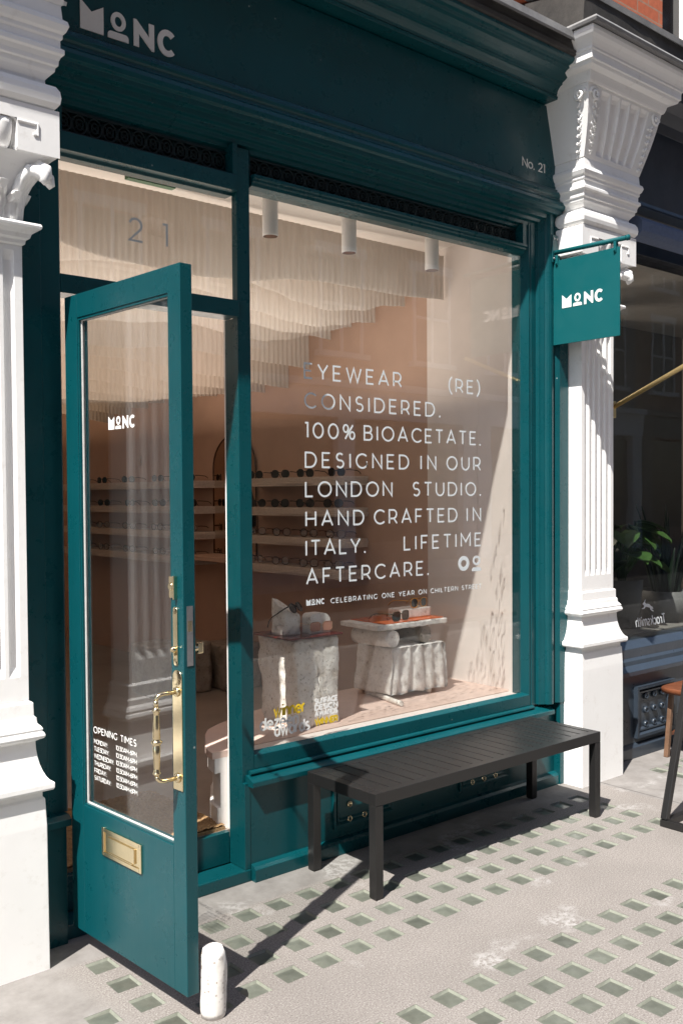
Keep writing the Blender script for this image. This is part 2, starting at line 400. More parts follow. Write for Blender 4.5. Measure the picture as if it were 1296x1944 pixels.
# ------------------------------------------------------------------ mesh helpers
class MB:
    def __init__(s):
        s.v = []; s.f = []; s.sm = []; s.uv = None
    def add(s, vs, fs, smooth=False):
        o = len(s.v)
        s.v += [tuple(p) for p in vs]
        s.f += [tuple(i + o for i in f) for f in fs]
        s.sm += [smooth] * len(fs)
        return s
    def box(s, x0, x1, y0, y1, z0, z1):
        vs = [(x, y, z) for z in (z0, z1) for y in (y0, y1) for x in (x0, x1)]
        return s.add(vs, [(0, 2, 3, 1), (4, 5, 7, 6), (0, 1, 5, 4), (2, 6, 7, 3), (0, 4, 6, 2), (1, 3, 7, 5)])
    def obox(s, c, ax, ay, az, hx, hy, hz):
        c = Vector(c); vs = []
        for k in (-1, 1):
            for j in (-1, 1):
                for i in (-1, 1):
                    vs.append(c + Vector(ax) * hx * i + Vector(ay) * hy * j + Vector(az) * hz * k)
        return s.add(vs, [(0, 2, 3, 1), (4, 5, 7, 6), (0, 1, 5, 4), (2, 6, 7, 3), (0, 4, 6, 2), (1, 3, 7, 5)])
    def prism(s, poly, fn, a, b, smooth=False):
        n = len(poly)
        vs = [fn(p, a) for p in poly] + [fn(p, b) for p in poly]
        fs = [(i, (i + 1) % n, n + (i + 1) % n, n + i) for i in range(n)]
        s.add(vs, fs, smooth)
        s.add(vs, [tuple(range(n - 1, -1, -1)), tuple(range(n, 2 * n))])
        return s
    def ex_x(s, prof, x0, x1, smooth=False):   # profile (y,z) along x
        return s.prism(prof, lambda p, t: (t, p[0], p[1]), x0, x1, smooth)
    def ex_z(s, prof, z0, z1, smooth=False):   # profile (x,y) along z
        return s.prism(prof, lambda p, t: (p[0], p[1], t), z0, z1, smooth)
    def ex_y(s, prof, y0, y1, smooth=False):   # profile (x,z) along y
        return s.prism(prof, lambda p, t: (p[0], t, p[1]), y0, y1, smooth)
    def loft(s, rings, smooth=False, cap=True, closed=True):
        n = len(rings[0]); vs = [p for r in rings for p in r]; fs = []
        for k in range(len(rings) - 1):
            for i in range(n if closed else n - 1):
                j = (i + 1) % n
                fs.append((k * n + i, k * n + j, (k + 1) * n + j, (k + 1) * n + i))
        s.add(vs, fs, smooth)
        if cap:
            o = len(s.v) - len(vs)
            s.f.append(tuple(o + i for i in range(n - 1, -1, -1))); s.sm.append(False)
            s.f.append(tuple(o + (len(rings) - 1) * n + i for i in range(n))); s.sm.append(False)
        return s
    def lathe(s, prof, c, axis='z', seg=24, smooth=True):
        rings = []
        for r, h in prof:
            ring = []
            for i in range(seg):
                a = 2 * math.pi * i / seg
                u, v = r * math.cos(a), r * math.sin(a)
                if axis == 'z': p = (c[0] + u, c[1] + v, c[2] + h)
                elif axis == 'y': p = (c[0] + v, c[1] + h, c[2] + u)
                else: p = (c[0] + h, c[1] + u, c[2] + v)
                ring.append(p)
            rings.append(ring)
        return s.loft(rings, smooth)
    def tube(s, pts, r, seg=10, closed=False, smooth=True):
        pts = [Vector(p) for p in pts]; n = len(pts)
        rs = r if isinstance(r, (list, tuple)) else [r] * n
        t0 = (pts[1] - pts[0]).normalized()
        up = Vector((0, 0, 1)) if abs(t0.z) < 0.9 else Vector((1, 0, 0))
        nrm = t0.cross(up).normalized(); rings = []
        for i in range(n):
            if closed: t = (pts[(i + 1) % n] - pts[i - 1]).normalized()
            elif i == 0: t = t0
            elif i == n - 1: t = (pts[-1] - pts[-2]).normalized()
            else: t = ((pts[i + 1] - pts[i]).normalized() + (pts[i] - pts[i - 1]).normalized()).normalized()
            nrm = (nrm - t * nrm.dot(t)).normalized(); b = t.cross(nrm)
            rings.append([pts[i] + (nrm * math.cos(2 * math.pi * k / seg) + b * math.sin(2 * math.pi * k / seg)) * rs[i] for k in range(seg)])
        if closed: rings.append(rings[0]); return s.loft(rings, smooth, cap=False)
        return s.loft(rings, smooth)
    def build(s, name, mat, parent=None, bevel=0.0, seg=2):
        me = bpy.data.meshes.new(name)
        me.from_pydata([tuple(p) for p in s.v], [], s.f)
        me.polygons.foreach_set('use_smooth', s.sm)
        bm = bmesh.new(); bm.from_mesh(me)
        bmesh.ops.recalc_face_normals(bm, faces=bm.faces)
        bm.to_mesh(me); bm.free()
        me.materials.append(M[mat] if isinstance(mat, str) else mat)
        o = bpy.data.objects.new(name, me)
        COL.objects.link(o)
        if parent is not None:
            o.parent = parent
            o.matrix_parent_inverse = wm(parent).inverted()
        if bevel:
            b = o.modifiers.new('bevel', 'BEVEL'); b.width = bevel; b.segments = seg
            b.limit_method = 'ANGLE'; b.angle_limit = R(40); b.harden_normals = False
        return o

def wm(o):
    m = o.matrix_basis.copy()
    if o.parent is not None:
        return wm(o.parent) @ o.matrix_parent_inverse @ m
    return m

def tag(o, label, cat, group=None, kind=None):
    if label: o['label'] = label
    if cat: o['category'] = cat
    if group: o['group'] = group
    if kind: o['kind'] = kind
    return o

def thing(name, label, cat, loc=(0, 0, 0), group=None):
    o = bpy.data.objects.new(name, None); COL.objects.link(o)
    o.empty_display_size = 0.1; o.location = loc
    return tag(o, label, cat, group)

def structure(o):
    o['kind'] = 'structure'; return o

def copy_tree(o, parent=None, off=Vector((0, 0, 0))):
    kids = [c for c in COL.objects if c.parent == o]
    c = o.copy(); COL.objects.link(c)
    if parent is not None: c.parent = parent
    for k in kids: copy_tree(k, c)
    return c

# ------------------------------------------------------------------ lettering (own single-line alphabet)
def arc(cx, cy, rx, ry, a0, a1, n=12):
    return [(cx + rx * math.cos(R(a0 + (a1 - a0) * i / n)), cy + ry * math.sin(R(a0 + (a1 - a0) * i / n))) for i in range(n + 1)]
def ell(cx, cy, rx, ry, n=24):
    return arc(cx, cy, rx, ry, 0, 360, n)
def s_shape(w=0.6, h=1.0):
    k = w / 0.6
    p = arc(.31, .745, .265, .255, 38, 250, 10) + arc(.31, .26, .29, .26, 72, -142, 10)
    return [(x * k, y * h) for x, y in p]
G = {
 'A': (.84, [[(0, 0), (.42, 1), (.84, 0)], [(.15, .3), (.69, .3)]]),
 'B': (.68, [[(.36, .52), (0, .52)], [(0, .52), (0, 1)] + arc(.36, .76, .24, .24, 90, -90, 8), [(0, .52), (0, 0)] + arc(.39, .26, .27, .26, -90, 90, 8)]),
 'C': (.84, [arc(.5, .5, .5, .5, 44, 316, 16)]),
 'D': (.82, [[(0, 0), (0, 1)] + arc(.34, .5, .48, .5, 90, -90, 12) + [(0, 0)]]),
 'E': (.58, [[(.58, 1), (0, 1), (0, 0), (.58, 0)], [(0, .51), (.5, .51)]]),
 'F': (.56, [[(.56, 1), (0, 1), (0, 0)], [(0, .48), (.48, .48)]]),
 'G': (.90, [arc(.5, .5, .5, .5, 46, 318, 16) + [(.88, .12), (.88, .5)]]),
 'H': (.74, [[(0, 0), (0, 1)], [(.74, 0), (.74, 1)], [(0, .5), (.74, .5)]]),
 'I': (.02, [[(.01, 0), (.01, 1)]]),
 'L': (.54, [[(0, 1), (0, 0), (.54, 0)]]),
 'M': (.92, [[(0, 0), (0, 1), (.46, .35), (.92, 1), (.92, 0)]]),
 'N': (.76, [[(0, 0), (0, 1), (.76, 0), (.76, 1)]]),
 'O': (1.0, [ell(.5, .5, .5, .5)]),
 'P': (.64, [[(0, 0), (0, 1)] + arc(.33, .68, .31, .32, 90, -90, 10) + [(0, .36)]]),
 'R': (.68, [[(0, 0), (0, 1)] + arc(.34, .68, .31, .32, 90, -90, 10) + [(0, .36)], [(.40, .36), (.68, 0)]]),
 'S': (.62, [s_shape()]),
 'T': (.66, [[(0, 1), (.66, 1)], [(.33, 1), (.33, 0)]]),
 'U': (.74, [[(0, 1), (0, .37)] + arc(.37, .37, .37, .37, 180, 360, 12) + [(.74, 1)]]),
 'V': (.80, [[(0, 1), (.4, 0), (.8, 1)]]),
 'W': (1.22, [[(0, 1), (.31, 0), (.61, .98), (.91, 0), (1.22, 1)]]),
 'Y': (.76, [[(0, 1), (.38, .42), (.76, 1)], [(.38, .42), (.38, 0)]]),
 '0': (.76, [ell(.38, .5, .38, .5)]),
 '1': (.2, [[(0, 1), (.2, 1), (.2, 0)]]),
 '2': (.6, [arc(.29, .71, .28, .29, 165, -38, 10) + [(0, 0), (.62, 0)]]),
 '3': (.6, [[(.03, 1), (.57, 1), (.27, .6)] + arc(.28, .3, .31, .3, 88, -142, 10)]),
 '6': (.66, [ell(.33, .32, .32, .32), arc(.56, .40, .55, .60, 178, 92, 8)]),
 '.': (.05, [[(.025, -.06), (.025, .08)]]),
 ':': (.05, [[(.025, -.06), (.025, .08)], [(.025, .5), (.025, .64)]]),
 '-': (.32, [[(0, .4), (.32, .4)]]),
 '(': (.26, [arc(.50, .46, .46, .72, 112, 248, 12)]),
 ')': (.26, [arc(-.24, .46, .46, .72, 68, -68, 12)]),
 '%': (.92, [ell(.2, .74, .2, .26, 16), ell(.72, .26, .2, .26, 16), [(.14, 0), (.78, 1)]]),
 'a': (.62, [ell(.31, .35, .31, .35, 18), [(.62, .7), (.62, 0)]]),
 'c': (.56, [arc(.33, .35, .33, .35, 45, 315, 12)]),
 'd': (.64, [ell(.31, .35, .31, .35, 18), [(.63, 1.02), (.63, 0)]]),
 'e': (.64, [[(.02, .37), (.63, .37)] + arc(.33, .35, .32, .35, 8, 312, 14)]),
 'h': (.56, [[(0, 1.02), (0, 0)], [(0, .36)] + arc(.28, .42, .28, .28, 170, 0, 8) + [(.56, 0)]]),
 'i': (.02, [[(.01, .7), (.01, 0)], [(.01, .88), (.01, 1.02)]]),
 'k': (.54, [[(0, 1.02), (0, 0)], [(.5, .7), (.02, .28)], [(.2, .42), (.54, 0)]]),
 'm': (.96, [[(0, .7), (0, 0)], [(0, .38)] + arc(.24, .45, .24, .25, 170, 0, 8) + [(.48, 0)], [(.48, .42)] + arc(.72, .45, .24, .25, 170, 0, 8) + [(.96, 0)]]),
 'n': (.56, [[(0, .7), (0, 0)], [(0, .36)] + arc(.28, .42, .28, .28, 170, 0, 8) + [(.56, 0)]]),
 'o': (.68, [ell(.34, .35, .34, .35, 20)]),
 'r': (.32, [[(0, .7), (0, 0)], [(0, .38)] + arc(.3, .40, .3, .30, 170, 85, 6)]),
 's': (.46, [s_shape(.46, .7)]),
 't': (.38, [[(.14, .95), (.14, .12)] + arc(.30, .14, .16, .14, 180, 290, 5), [(0, .7), (.38, .7)]]),
 'w': (.92, [[(0, .7), (.23, 0), (.46, .68), (.69, 0), (.92, .7)]]),
 'z': (.54, [[(.02, .7), (.52, .7), (.02, 0), (.54, 0)]]),
}

class Face:
    """a drawing plane: origin, right, up, outward normal"""
    def __init__(s, o, u, v, n):
        s.o, s.u, s.v, s.n = Vector(o), Vector(u), Vector(v), Vector(n)
        s.k = 0
    def at(s, x, y, d):
        return s.o + s.u * x + s.v * y + s.n * d

def ribbon(mb, F, pts, w, lift, th=0.0006):
    closed = len(pts) > 3 and (abs(pts[0][0] - pts[-1][0]) + abs(pts[0][1] - pts[-1][1])) < 1e-6
    P = [Vector((x, y)) for x, y in pts]
    q = [P[0]]
    for p in P[1:]:
        if (p - q[-1]).length > 1e-7: q.append(p)
    P = q
    if closed and (P[0] - P[-1]).length < 1e-6: P = P[:-1]
    n = len(P); L = []; Rr = []
    for i in range(n):
        if closed: a, b = P[i - 1], P[(i + 1) % n]
        else: a, b = P[max(i - 1, 0)], P[min(i + 1, n - 1)]
        d1 = (P[i] - a); d2 = (b - P[i])
        if d1.length < 1e-9: d1 = d2
        if d2.length < 1e-9: d2 = d1
        d1.normalize(); d2.normalize()
        n1 = Vector((-d1.y, d1.x)); n2 = Vector((-d2.y, d2.x))
        mm = n1 + n2
        if mm.length < 0.3: mm = n1; sc = 1
        else:
            mm.normalize(); sc = min(1 / max(mm.dot(n1), 0.35), 2.2)
        L.append(P[i] + mm * w * sc / 2); Rr.append(P[i] - mm * w * sc / 2)
    vs = []
    for d in (lift, lift + th):
        vs += [F.at(p.x, p.y, d) for p in L] + [F.at(p.x, p.y, d) for p in Rr]
    fs = []
    for i in range(n if closed else n - 1):
        j = (i + 1) % n
        fs += [(2 * n + i, 2 * n + j, 3 * n + j, 3 * n + i), (i, n + i, n + j, j), (i, j, 2 * n + j, 2 * n + i), (n + i, 3 * n + i, 3 * n + j, n + j)]
    if not closed:
        fs += [(0, 2 * n, 3 * n, n), (n - 1, 2 * n - 1, 4 * n - 1, 3 * n - 1)]
    mb.add(vs, fs)

def poly(mb, F, pts, lift, th=0.0006):
    n = len(pts)
    vs = [F.at(x, y, lift) for x, y in pts] + [F.at(x, y, lift + th) for x, y in pts]
    fs = [tuple(range(n - 1, -1, -1)), tuple(range(n, 2 * n))] + [(i, (i + 1) % n, n + (i + 1) % n, n + i) for i in range(n)]
    mb.add(vs, fs)

def text(mb, F, s, x0, x1, y, cap, w, mirror=False, track=None, lift=0.0012, slant=0.0, th=0.0006, hscale=None):
    """set the word so that its ink runs exactly from x0 to x1"""
    hs = hscale or 1.0
    adv = []; gaps = 0
    nat = sum((G[c][0] if c != ' ' else .34) * cap * hs for c in s)
    ng = len(s) - 1
    width = (x1 - x0) - w
    tr = (width - nat) / ng if ng and hscale is None else 0
    if hscale is None and ng and tr < 0.1 * cap:      # squeeze
        k = (width - 0.16 * cap * ng) / nat
        hs = k; tr = 0.16 * cap
    elif hscale is not None and ng:
        tr = (width - nat) / ng
    x = x0 + w / 2
    for c in s:
        if c == ' ':
            x += .34 * cap * hs + tr; continue
        gw, st = G[c]
        for i, pl in enumerate(st):
            q = [((x + px * cap * hs + slant * py * cap), y + w / 2 + py * (cap - w)) for px, py in pl]
            F.k = (F.k + 1) % 5
            ribbon(mb, F, q, w, lift + F.k * 0.00006, th)
        x += gw * cap * hs + tr

def logo(mb, F, x0, x1, y, lift=0.0012, th=0.0006, flip=False):
    """block M with a notch, small ring over a dome bar, bold N, bold C"""
    W = x1 - x0; H = W * 0.255
    X = lambda t: x0 + W * t
    Y = lambda t: y + H * t
    poly(mb, F, [(X(0), Y(0)), (X(.232), Y(0)), (X(.232), Y(1.0)), (X(.112), Y(.70)), (X(0), Y(1.06))], lift, th)
    ribbon(mb, F, ell(X(.385), Y(.675), W * .057, H * .265, 24), W * .040, lift, th)
    c = W * .035
    poly(mb, F, [(X(.275), Y(0)), (X(.490), Y(0))] + [(X(.490) - c + c * math.cos(R(a)), Y(.26) - c + c * math.sin(R(a))) for a in range(0, 91, 18)] +
         [(X(.275) + c + c * math.cos(R(a)), Y(.26) - c + c * math.sin(R(a))) for a in range(90, 181, 18)], lift, th)
    b = W * .056
    poly(mb, F, [(X(.545), Y(0)), (X(.545) + b, Y(0)), (X(.545) + b, Y(.52)), (X(.735), Y(0)), (X(.765), Y(0)), (X(.765), Y(1)), (X(.765) - b, Y(1)), (X(.765) - b, Y(.48)), (X(.575), Y(1)), (X(.545), Y(1))], lift, th)
    ribbon(mb, F, arc(X(.912), Y(.5), W * .082, H * .395, 44, 316, 18), b, lift, th)

# ================================================================== GROUND
# pavement with a square hole for every glass block
PX, PY0 = 0.1405, 0.145
rowsA = [-.212, -.360, -.503, -.650]
rowsB = [-1.074, -1.218, -1.360, -1.503, -1.646]
xcol = lambda k: 0.030 + PX * k + 0.0009 * max(0, k - 6)
blocks = []
for j, y in enumerate(rowsA):
    k0 = -4 if j in (0, 1) else -5
    for k in range(k0, 15):
        if xcol(k) > 2.06: continue
        blocks.append((xcol(k), y, 'A'))
for j, y in enumerate(rowsB):
    for k in range(-3, 15):
        if xcol(k) > 2.06: continue
        blocks.append((xcol(k) - 0.012, y, 'B'))
for y in (-.206, -.328, -.47, -.61):
    for k in range(12):
        blocks.append((2.735 + k * 0.1405, y, 'C'))
HS = 0.0415   # half size of the hole
xs = sorted({-60.0, 60.0, -6.0, 8.0} | {v for bx, by, p in blocks for v in (round(bx - HS, 4), round(bx + HS, 4))})
ys = sorted({-3.6, 8.0, 0.14} | {v for bx, by, p in blocks for v in (round(by - HS, 4), round(by + HS, 4))})
# merge nearly equal lines panel by panel: build each panel as its own lattice
def lattice(mb, x0, x1, y0, y1, bl, z=0.0):
    lx = sorted({x0, x1} | {round(b[0] + s * HS, 4) for b in bl for s in (-1, 1)})
    ly = sorted({y0, y1} | {round(b[1] + s * HS, 4) for b in bl for s in (-1, 1)})
    holes = {(round(b[0] - HS, 4), round(b[1] - HS, 4)) for b in bl}
    ix = {v: i for i, v in enumerate(lx)}
    vs = [(x, y, z) for y in ly for x in lx]; fs = []
    n = len(lx)
    for j in range(len(ly) - 1):
        for i in range(n - 1):
            if (lx[i], ly[j]) in holes: continue
            fs.append((j * n + i, j * n + i + 1, (j + 1) * n + i + 1, (j + 1) * n + i))
    mb.add(vs, fs)
g = MB()
lattice(g, -0.75, 2.31, -0.80, 0.10, [b for b in blocks if b[2] == 'A'])
lattice(g, -0.75, 2.31, -1.85, -0.80, [b for b in blocks if b[2] == 'B'])
lattice(g, 2.314, 4.6, -1.85, 0.10, [b for b in blocks if b[2] == 'C'])
g.add([(-40, -1.85, 0), (-.75, -1.85, 0), (-.75, .10, 0), (-40, .10, 0)], [(0, 1, 2, 3)])
g.add([(4.6, -1.85, 0), (40, -1.85, 0), (40, .10, 0), (4.6, .10, 0)], [(0, 1, 2, 3)])
g.add([(-40, -3.9, 0), (40, -3.9, 0), (40, -1.85, 0), (-40, -1.85, 0)], [(0, 1, 2, 3)])
structure(g.build('pavement', 'pavement'))
g = MB(); g.box(2.31, 2.314, -1.85, .1, -.02, -.006)
structure(g.build('pavement_joint', 'void'))
g = MB(); g.box(-60, 60, -60, 12, -0.24, -0.125)
structure(g.build('road', 'asphalt'))
g = MB(); g.box(-40, 40, -4.05, -3.9, -.124, 0.0); 
structure(g.build('kerb', 'kerb', bevel=.01))
g = MB(); g.box(-40, 40, -14, -9.6, -.124, 0.0)
structure(g.build('far_pavement', 'kerb'))
# one glass block: pale sloping lip + dark lens
gb = thing('glass_block', 'square green glass block set in the pavement in front of the teal shop', 'glass block', (0, 0, 0), 'glass pavement light blocks')
hb = HS - 0.0002
lp = MB()
r0 = [(-hb, -hb, -.0005), (hb, -hb, -.0005), (hb, hb, -.0005), (-hb, hb, -.0005)]
h2 = HS - 0.0058
r1 = [(-h2, -h2, -.0075), (h2, -h2, -.0075), (h2, h2, -.012), (-h2, h2, -.0075)]
lp.loft([r0, r1], cap=False); lp.build('lip', 'block_rim', gb)
ln = MB()
NN = 6; vs = []; fs = []
for j in range(NN + 1):
    for i in range(NN + 1):
        u, v = i / NN * 2 - 1, j / NN * 2 - 1
        vs.append((u * h2, v * h2, -.0075 + .0025 * (1 - u ** 4) * (1 - v ** 4)))
for j in range(NN):
    for i in range(NN):
        a = j * (NN + 1) + i; fs.append((a, a + 1, a + NN + 2, a + NN + 1))
ln.add(vs, fs, True); ln.build('lens', 'block', gb)
for i, (x, y, p) in enumerate(blocks):
    o = gb if i == 0 else copy_tree(gb)
    o.location = (x, y, 0)
    o.rotation_euler.z = random.choice((0, 1, 2, 3)) * math.pi / 2 + random.uniform(-.006, .006)
    if p == 'C':
        o['label'] = 'square green glass block in the pavement before the navy shop'
        o['group'] = 'glass pavement light blocks by the navy shop'
    elif p == 'B':
        o['label'] = 'square green glass block in the strip of pavement farther from the bench'
        o['group'] = 'glass pavement light blocks of the outer strip'
    else:
        o['label'] = 'square green glass block in the strip of pavement along the teal shopfront'
        o['group'] = 'glass pavement light blocks of the inner strip'

# ================================================================== SHOPFRONT
shop = thing('shopfront', 'teal painted shopfront with open glazed door, big window and dark fascia', 'shopfront', (0.7, 0.0, 0))
XL, XR = -0.90, 2.19
GY = 0.075                      # glass plane
ZB, ZT = 0.497, 2.698
DL, DR = -0.53, 0.185           # door opening
# stall riser -------------------------------------------------------
m = MB()
m.ex_x([(0.0, 0.0), (0.0, .048), (.012, .058), (.032, .064), (.032, .385), (.16, .385), (.16, 0.0)], 0.217, 2.125)
sr = m.build('stall_riser', 'teal', shop, .0015)
def frame_panel(parent, x0, x1, z0, z1, y, mat, name, w=.024, d=.012):
    f = MB()
    for k, (dd, ww) in enumerate(((d, w), (d * .55, w * .55))):
        off = k * w
        a0, a1, b0, b1 = x0 + off, x1 - off, z0 + off, z1 - off
        pr = lambda q: [(0, 0), (dd, 0), (dd, ww * .4), (dd * .35, ww), (0, ww)]
        for (p, q) in (((a0, b0), (a1, b0)), ((a0, b1), (a1, b1))):
            s = 1 if p[1] == b0 else -1
            f.add([(p[0], y, p[1]), (q[0], y, q[1]), (q[0], y - dd, q[1]), (p[0], y - dd, p[1]),
                   (p[0] + ww, y, p[1] + s * ww), (q[0] - ww, y, q[1] + s * ww), (q[0] - ww * .5, y - dd, q[1] + s * ww * .5), (p[0] + ww * .5, y - dd, p[1] + s * ww * .5)],
                  [(0, 1, 2, 3), (3, 2, 6, 7), (7, 6, 5, 4)])
        for (x, s) in ((a0, 1), (a1, -1)):
            f.add([(x, y, b0), (x, y, b1), (x, y - dd, b1), (x, y - dd, b0),
                   (x + s * ww, y, b0 + ww), (x + s * ww, y, b1 - ww), (x + s * ww * .5, y - dd, b1 - ww * .5), (x + s * ww * .5, y - dd, b0 + ww * .5)],
                  [(0, 1, 2, 3), (3, 2, 6, 7), (7, 6, 5, 4)])
    return f.build(name, mat, parent)
for (px0, px1, cx) in ((0.63, 0.98, 0.805), (1.40, 1.76, 1.575)):
    pn = frame_panel(sr, px0, px1, .105, .335, .032, 'teal', 'panel_moulding')
    for i in range(3):
        for j in range(3):
            st = MB()
            x, z = cx + (i - 1) * .083, .131 + j * .0625
            st.lathe([(.0135, 0), (.0135, -.005), (.011, -.009), (.0085, -.009), (.0075, -.002), (.0001, -.002)], (x, .032, z), 'y', 14)
            st.build('stud', 'brass', sr)
# sill --------------------------------------------------------------
m = MB()
m.ex_x([(-.004, .372), (-.004, .392), (0.0, .395), (.036, .410), (.05, .414), (.05, .372)], 0.205, 2.085)
sill = m.build('sill', 'teal', shop, .002)
m = MB(); m.ex_x([(.036, .4105), (.029, .413), (.026, .419), (.029, .425), (.036, .4285), (.044, .4285), (.044, .4105)], 0.218, 1.962)
m.build('bead', 'teal', sill)
# lower rail of the window, sloping glazing bead
m = MB(); m.ex_x([(.045, .4285), (.045, .482), (.050, .4855), (.0715, .4965), (.0715, .4285)], 0.2475, 1.943)
m.build('window_rail', 'teal', shop, .0015)
# mullion between door and window
m = MB()
m.ex_z([(.188, .045), (.246, .045), (.26, .070), (.26, .0880), (.2157, .0880), (.2157, .0815), (.188, .0815)], .3855, 2.83)
m.build('mullion', 'teal', shop, .002)
m = MB(); m.box(.190, .2155, .082, .1385, .048, 2.185); m.build('door_stop', 'teal', shop, .002)
m = MB(); m.box(.188, .2165, .03, .0815, .0475, .3855); m.build('door_post', 'teal', shop, .002)
m = MB(); m.box(.199, .2155, .1388, .1610, .176, 2.2); m.build('inner_lining', 'white_paint', shop, .002)
# right hand frame: stepped vertical mouldings in plan
m = MB()
cv = lambda cx, cy, r, a0, a1, n=6: [(cx + r * math.cos(R(a0 + (a1 - a0) * i / n)), cy + r * math.sin(R(a0 + (a1 - a0) * i / n))) for i in range(n + 1)]
m.ex_z([(1.911, .13), (1.911, .074), (1.943, .046), (1.950, .046), (1.953, .052), (1.957, .052), (1.960, .046), (1.997, .046), (1.999, .032), (2.010, .026), (2.026, .014)] +
       cv(2.058, .020, .030, 190, 350, 8)[0:9] + [(2.090, .022), (2.094, .012), (2.112, -.004), (2.120, -.010), (2.19, -.010), (2.19, .13)], .4275, 2.975)
m.build('corner_post', 'teal', shop, .001)
m = MB(); m.box(2.127, 2.19, -.006, .13, 0.0, .4273); m.build('post_base', 'teal', shop, .002)
# left jamb -----------------------------------------------------------
m = MB()
m.ex_z([(XL, .02), (-.603, .02), (-.600, .028), (-.535, .028), (DL, .034), (DL, .16), (XL, .16)], .44, 2.83)
m.build('door_jamb', 'teal', shop, .002)
m = MB(); m.box(XL, -.548, .004, .16, 0, .405); m.ex_x([(-.022, .4055), (-.022, .428), (.0, .4395), (.16, .4395), (.16, .4055)], XL, -.542)
m.build('jamb_plinth', 'teal', shop, .002)
# transom bar + head rail over the door, window head
m = MB(); m.box(DL + .001, .1865, .034, .125, 2.184, 2.247)
m.build('transom_bar', 'teal', shop, .002)
m = MB(); m.ex_x([(.036, 2.662), (.036, 2.722), (.125, 2.722), (.125, 2.652), (.079, 2.652), (.075, 2.662)], DL + .001, .1865)
m.build('head_rail', 'teal', shop, .002)
m = MB(); m.ex_x([(.075, 2.692), (.050, 2.700), (.046, 2.712), (.038, 2.715), (.038, 2.724), (.03, 2.728), (.03, 2.740), (.125, 2.740), (.125, 2.692)], .2605, 1.9105)
m.build('head_rail', 'teal', shop, .001)
# ventilator grilles ---------------------------------------------------
def grille(x0, x1, z0, z1):
    b = MB(); b.box(x0, x1, .100, .125, z0, z1); bk = b.build('grille_back', 'void', shop)
    f = MB()
    for zz in (z0 + .004, z1 - .004):
        f.box(x0, x1, .080, .092, zz - .004, zz + .004)
    n = int((x1 - x0) / .056); st = (x1 - x0) / n; h = (z1 - z0) * .5; zc = (z0 + z1) / 2
    for i in range(n):
        cx = x0 + st * (i + .5)
        f.tube([(cx + .026 * math.cos(a * math.pi / 8), .086, zc + (h - .008) * math.sin(a * math.pi / 8)) for a in range(16)], .0036, 5, True)
        f.tube([(cx + .013 * math.cos(a * math.pi / 6), .084, zc + (h - .022) * math.sin(a * math.pi / 6)) for a in range(12)], .003, 5, True)
        f.tube([(cx - st / 2, .086, zc - h + .008), (cx - st / 2, .086, zc + h - .008)], .0028, 5)
        f.tube([(cx - st / 2, .0865, zc - h * .6), (cx, .0865, zc), (cx + st / 2, .0865, zc + h * .6)], .0026, 5)
        f.tube([(cx - st / 2, .0855, zc + h * .6), (cx, .0855, zc), (cx + st / 2, .0855, zc - h * .6)], .0026, 5)
    f.build('grille_fretwork', 'teal_deep', bk)
grille(-.515, .165, 2.735, 2.815)
grille(.262, 1.885, 2.748, 2.822)
for b_ in ((.1655, .1865, .036, .125, 2.7225, 2.84), (.2605, .2618, .06, .125, 2.7405, 2.84), (DL + .001, -.5152, .036, .125, 2.7225, 2.84), (1.8855, 1.9105, .036, .125, 2.7405, 2.84)):
    m = MB(); m.box(*b_); m.build('grille_frame', 'teal', shop)
# stepped architrave from the grille out to the fascia -------------------
m = MB()
m.ex_x([(.125, 2.818), (.092, 2.818), (.092, 2.826), (.072, 2.829), (.070, 2.842), (.050, 2.846), (.048, 2.861), (.028, 2.866), (.026, 2.880), (.006, 2.886), (.004, 2.905),
        (-.022, 2.909), (-.024, 2.928), (-.036, 2.934), (-.040, 2.950), (-.036, 2.966), (-.022, 2.978), (-.020, 2.992), (-.026, 2.998), (-.030, 3.008), (-.026, 3.018), (-.012, 3.024), (-.008, 3.036), (.0, 3.042), (.125, 3.042)], -1.3, 2.125)
m.build('architrave', 'teal', shop, .001)
# fascia board --------------------------------------------------------
m = MB(); m.box(-1.3, 2.135, .003, .125, 3.0425, 3.442); m.build('fascia', 'teal', shop)
fa = [o for o in COL.objects if o.name == 'fascia'][0]
FF = Face((0, .003, 0), (1, 0, 0), (0, 0, 1), (0, -1, 0))
m = MB(); logo(m, FF, -.462, -.100, 3.062, .0004, .004)
m.build('lettering', 'fascia_letter', fa)
m = MB(); text(m, FF, 'No. 21', 1.837, 2.014, 3.103, .046, .006, lift=.0004, th=.002)
m.build('lettering', 'fascia_letter', fa)
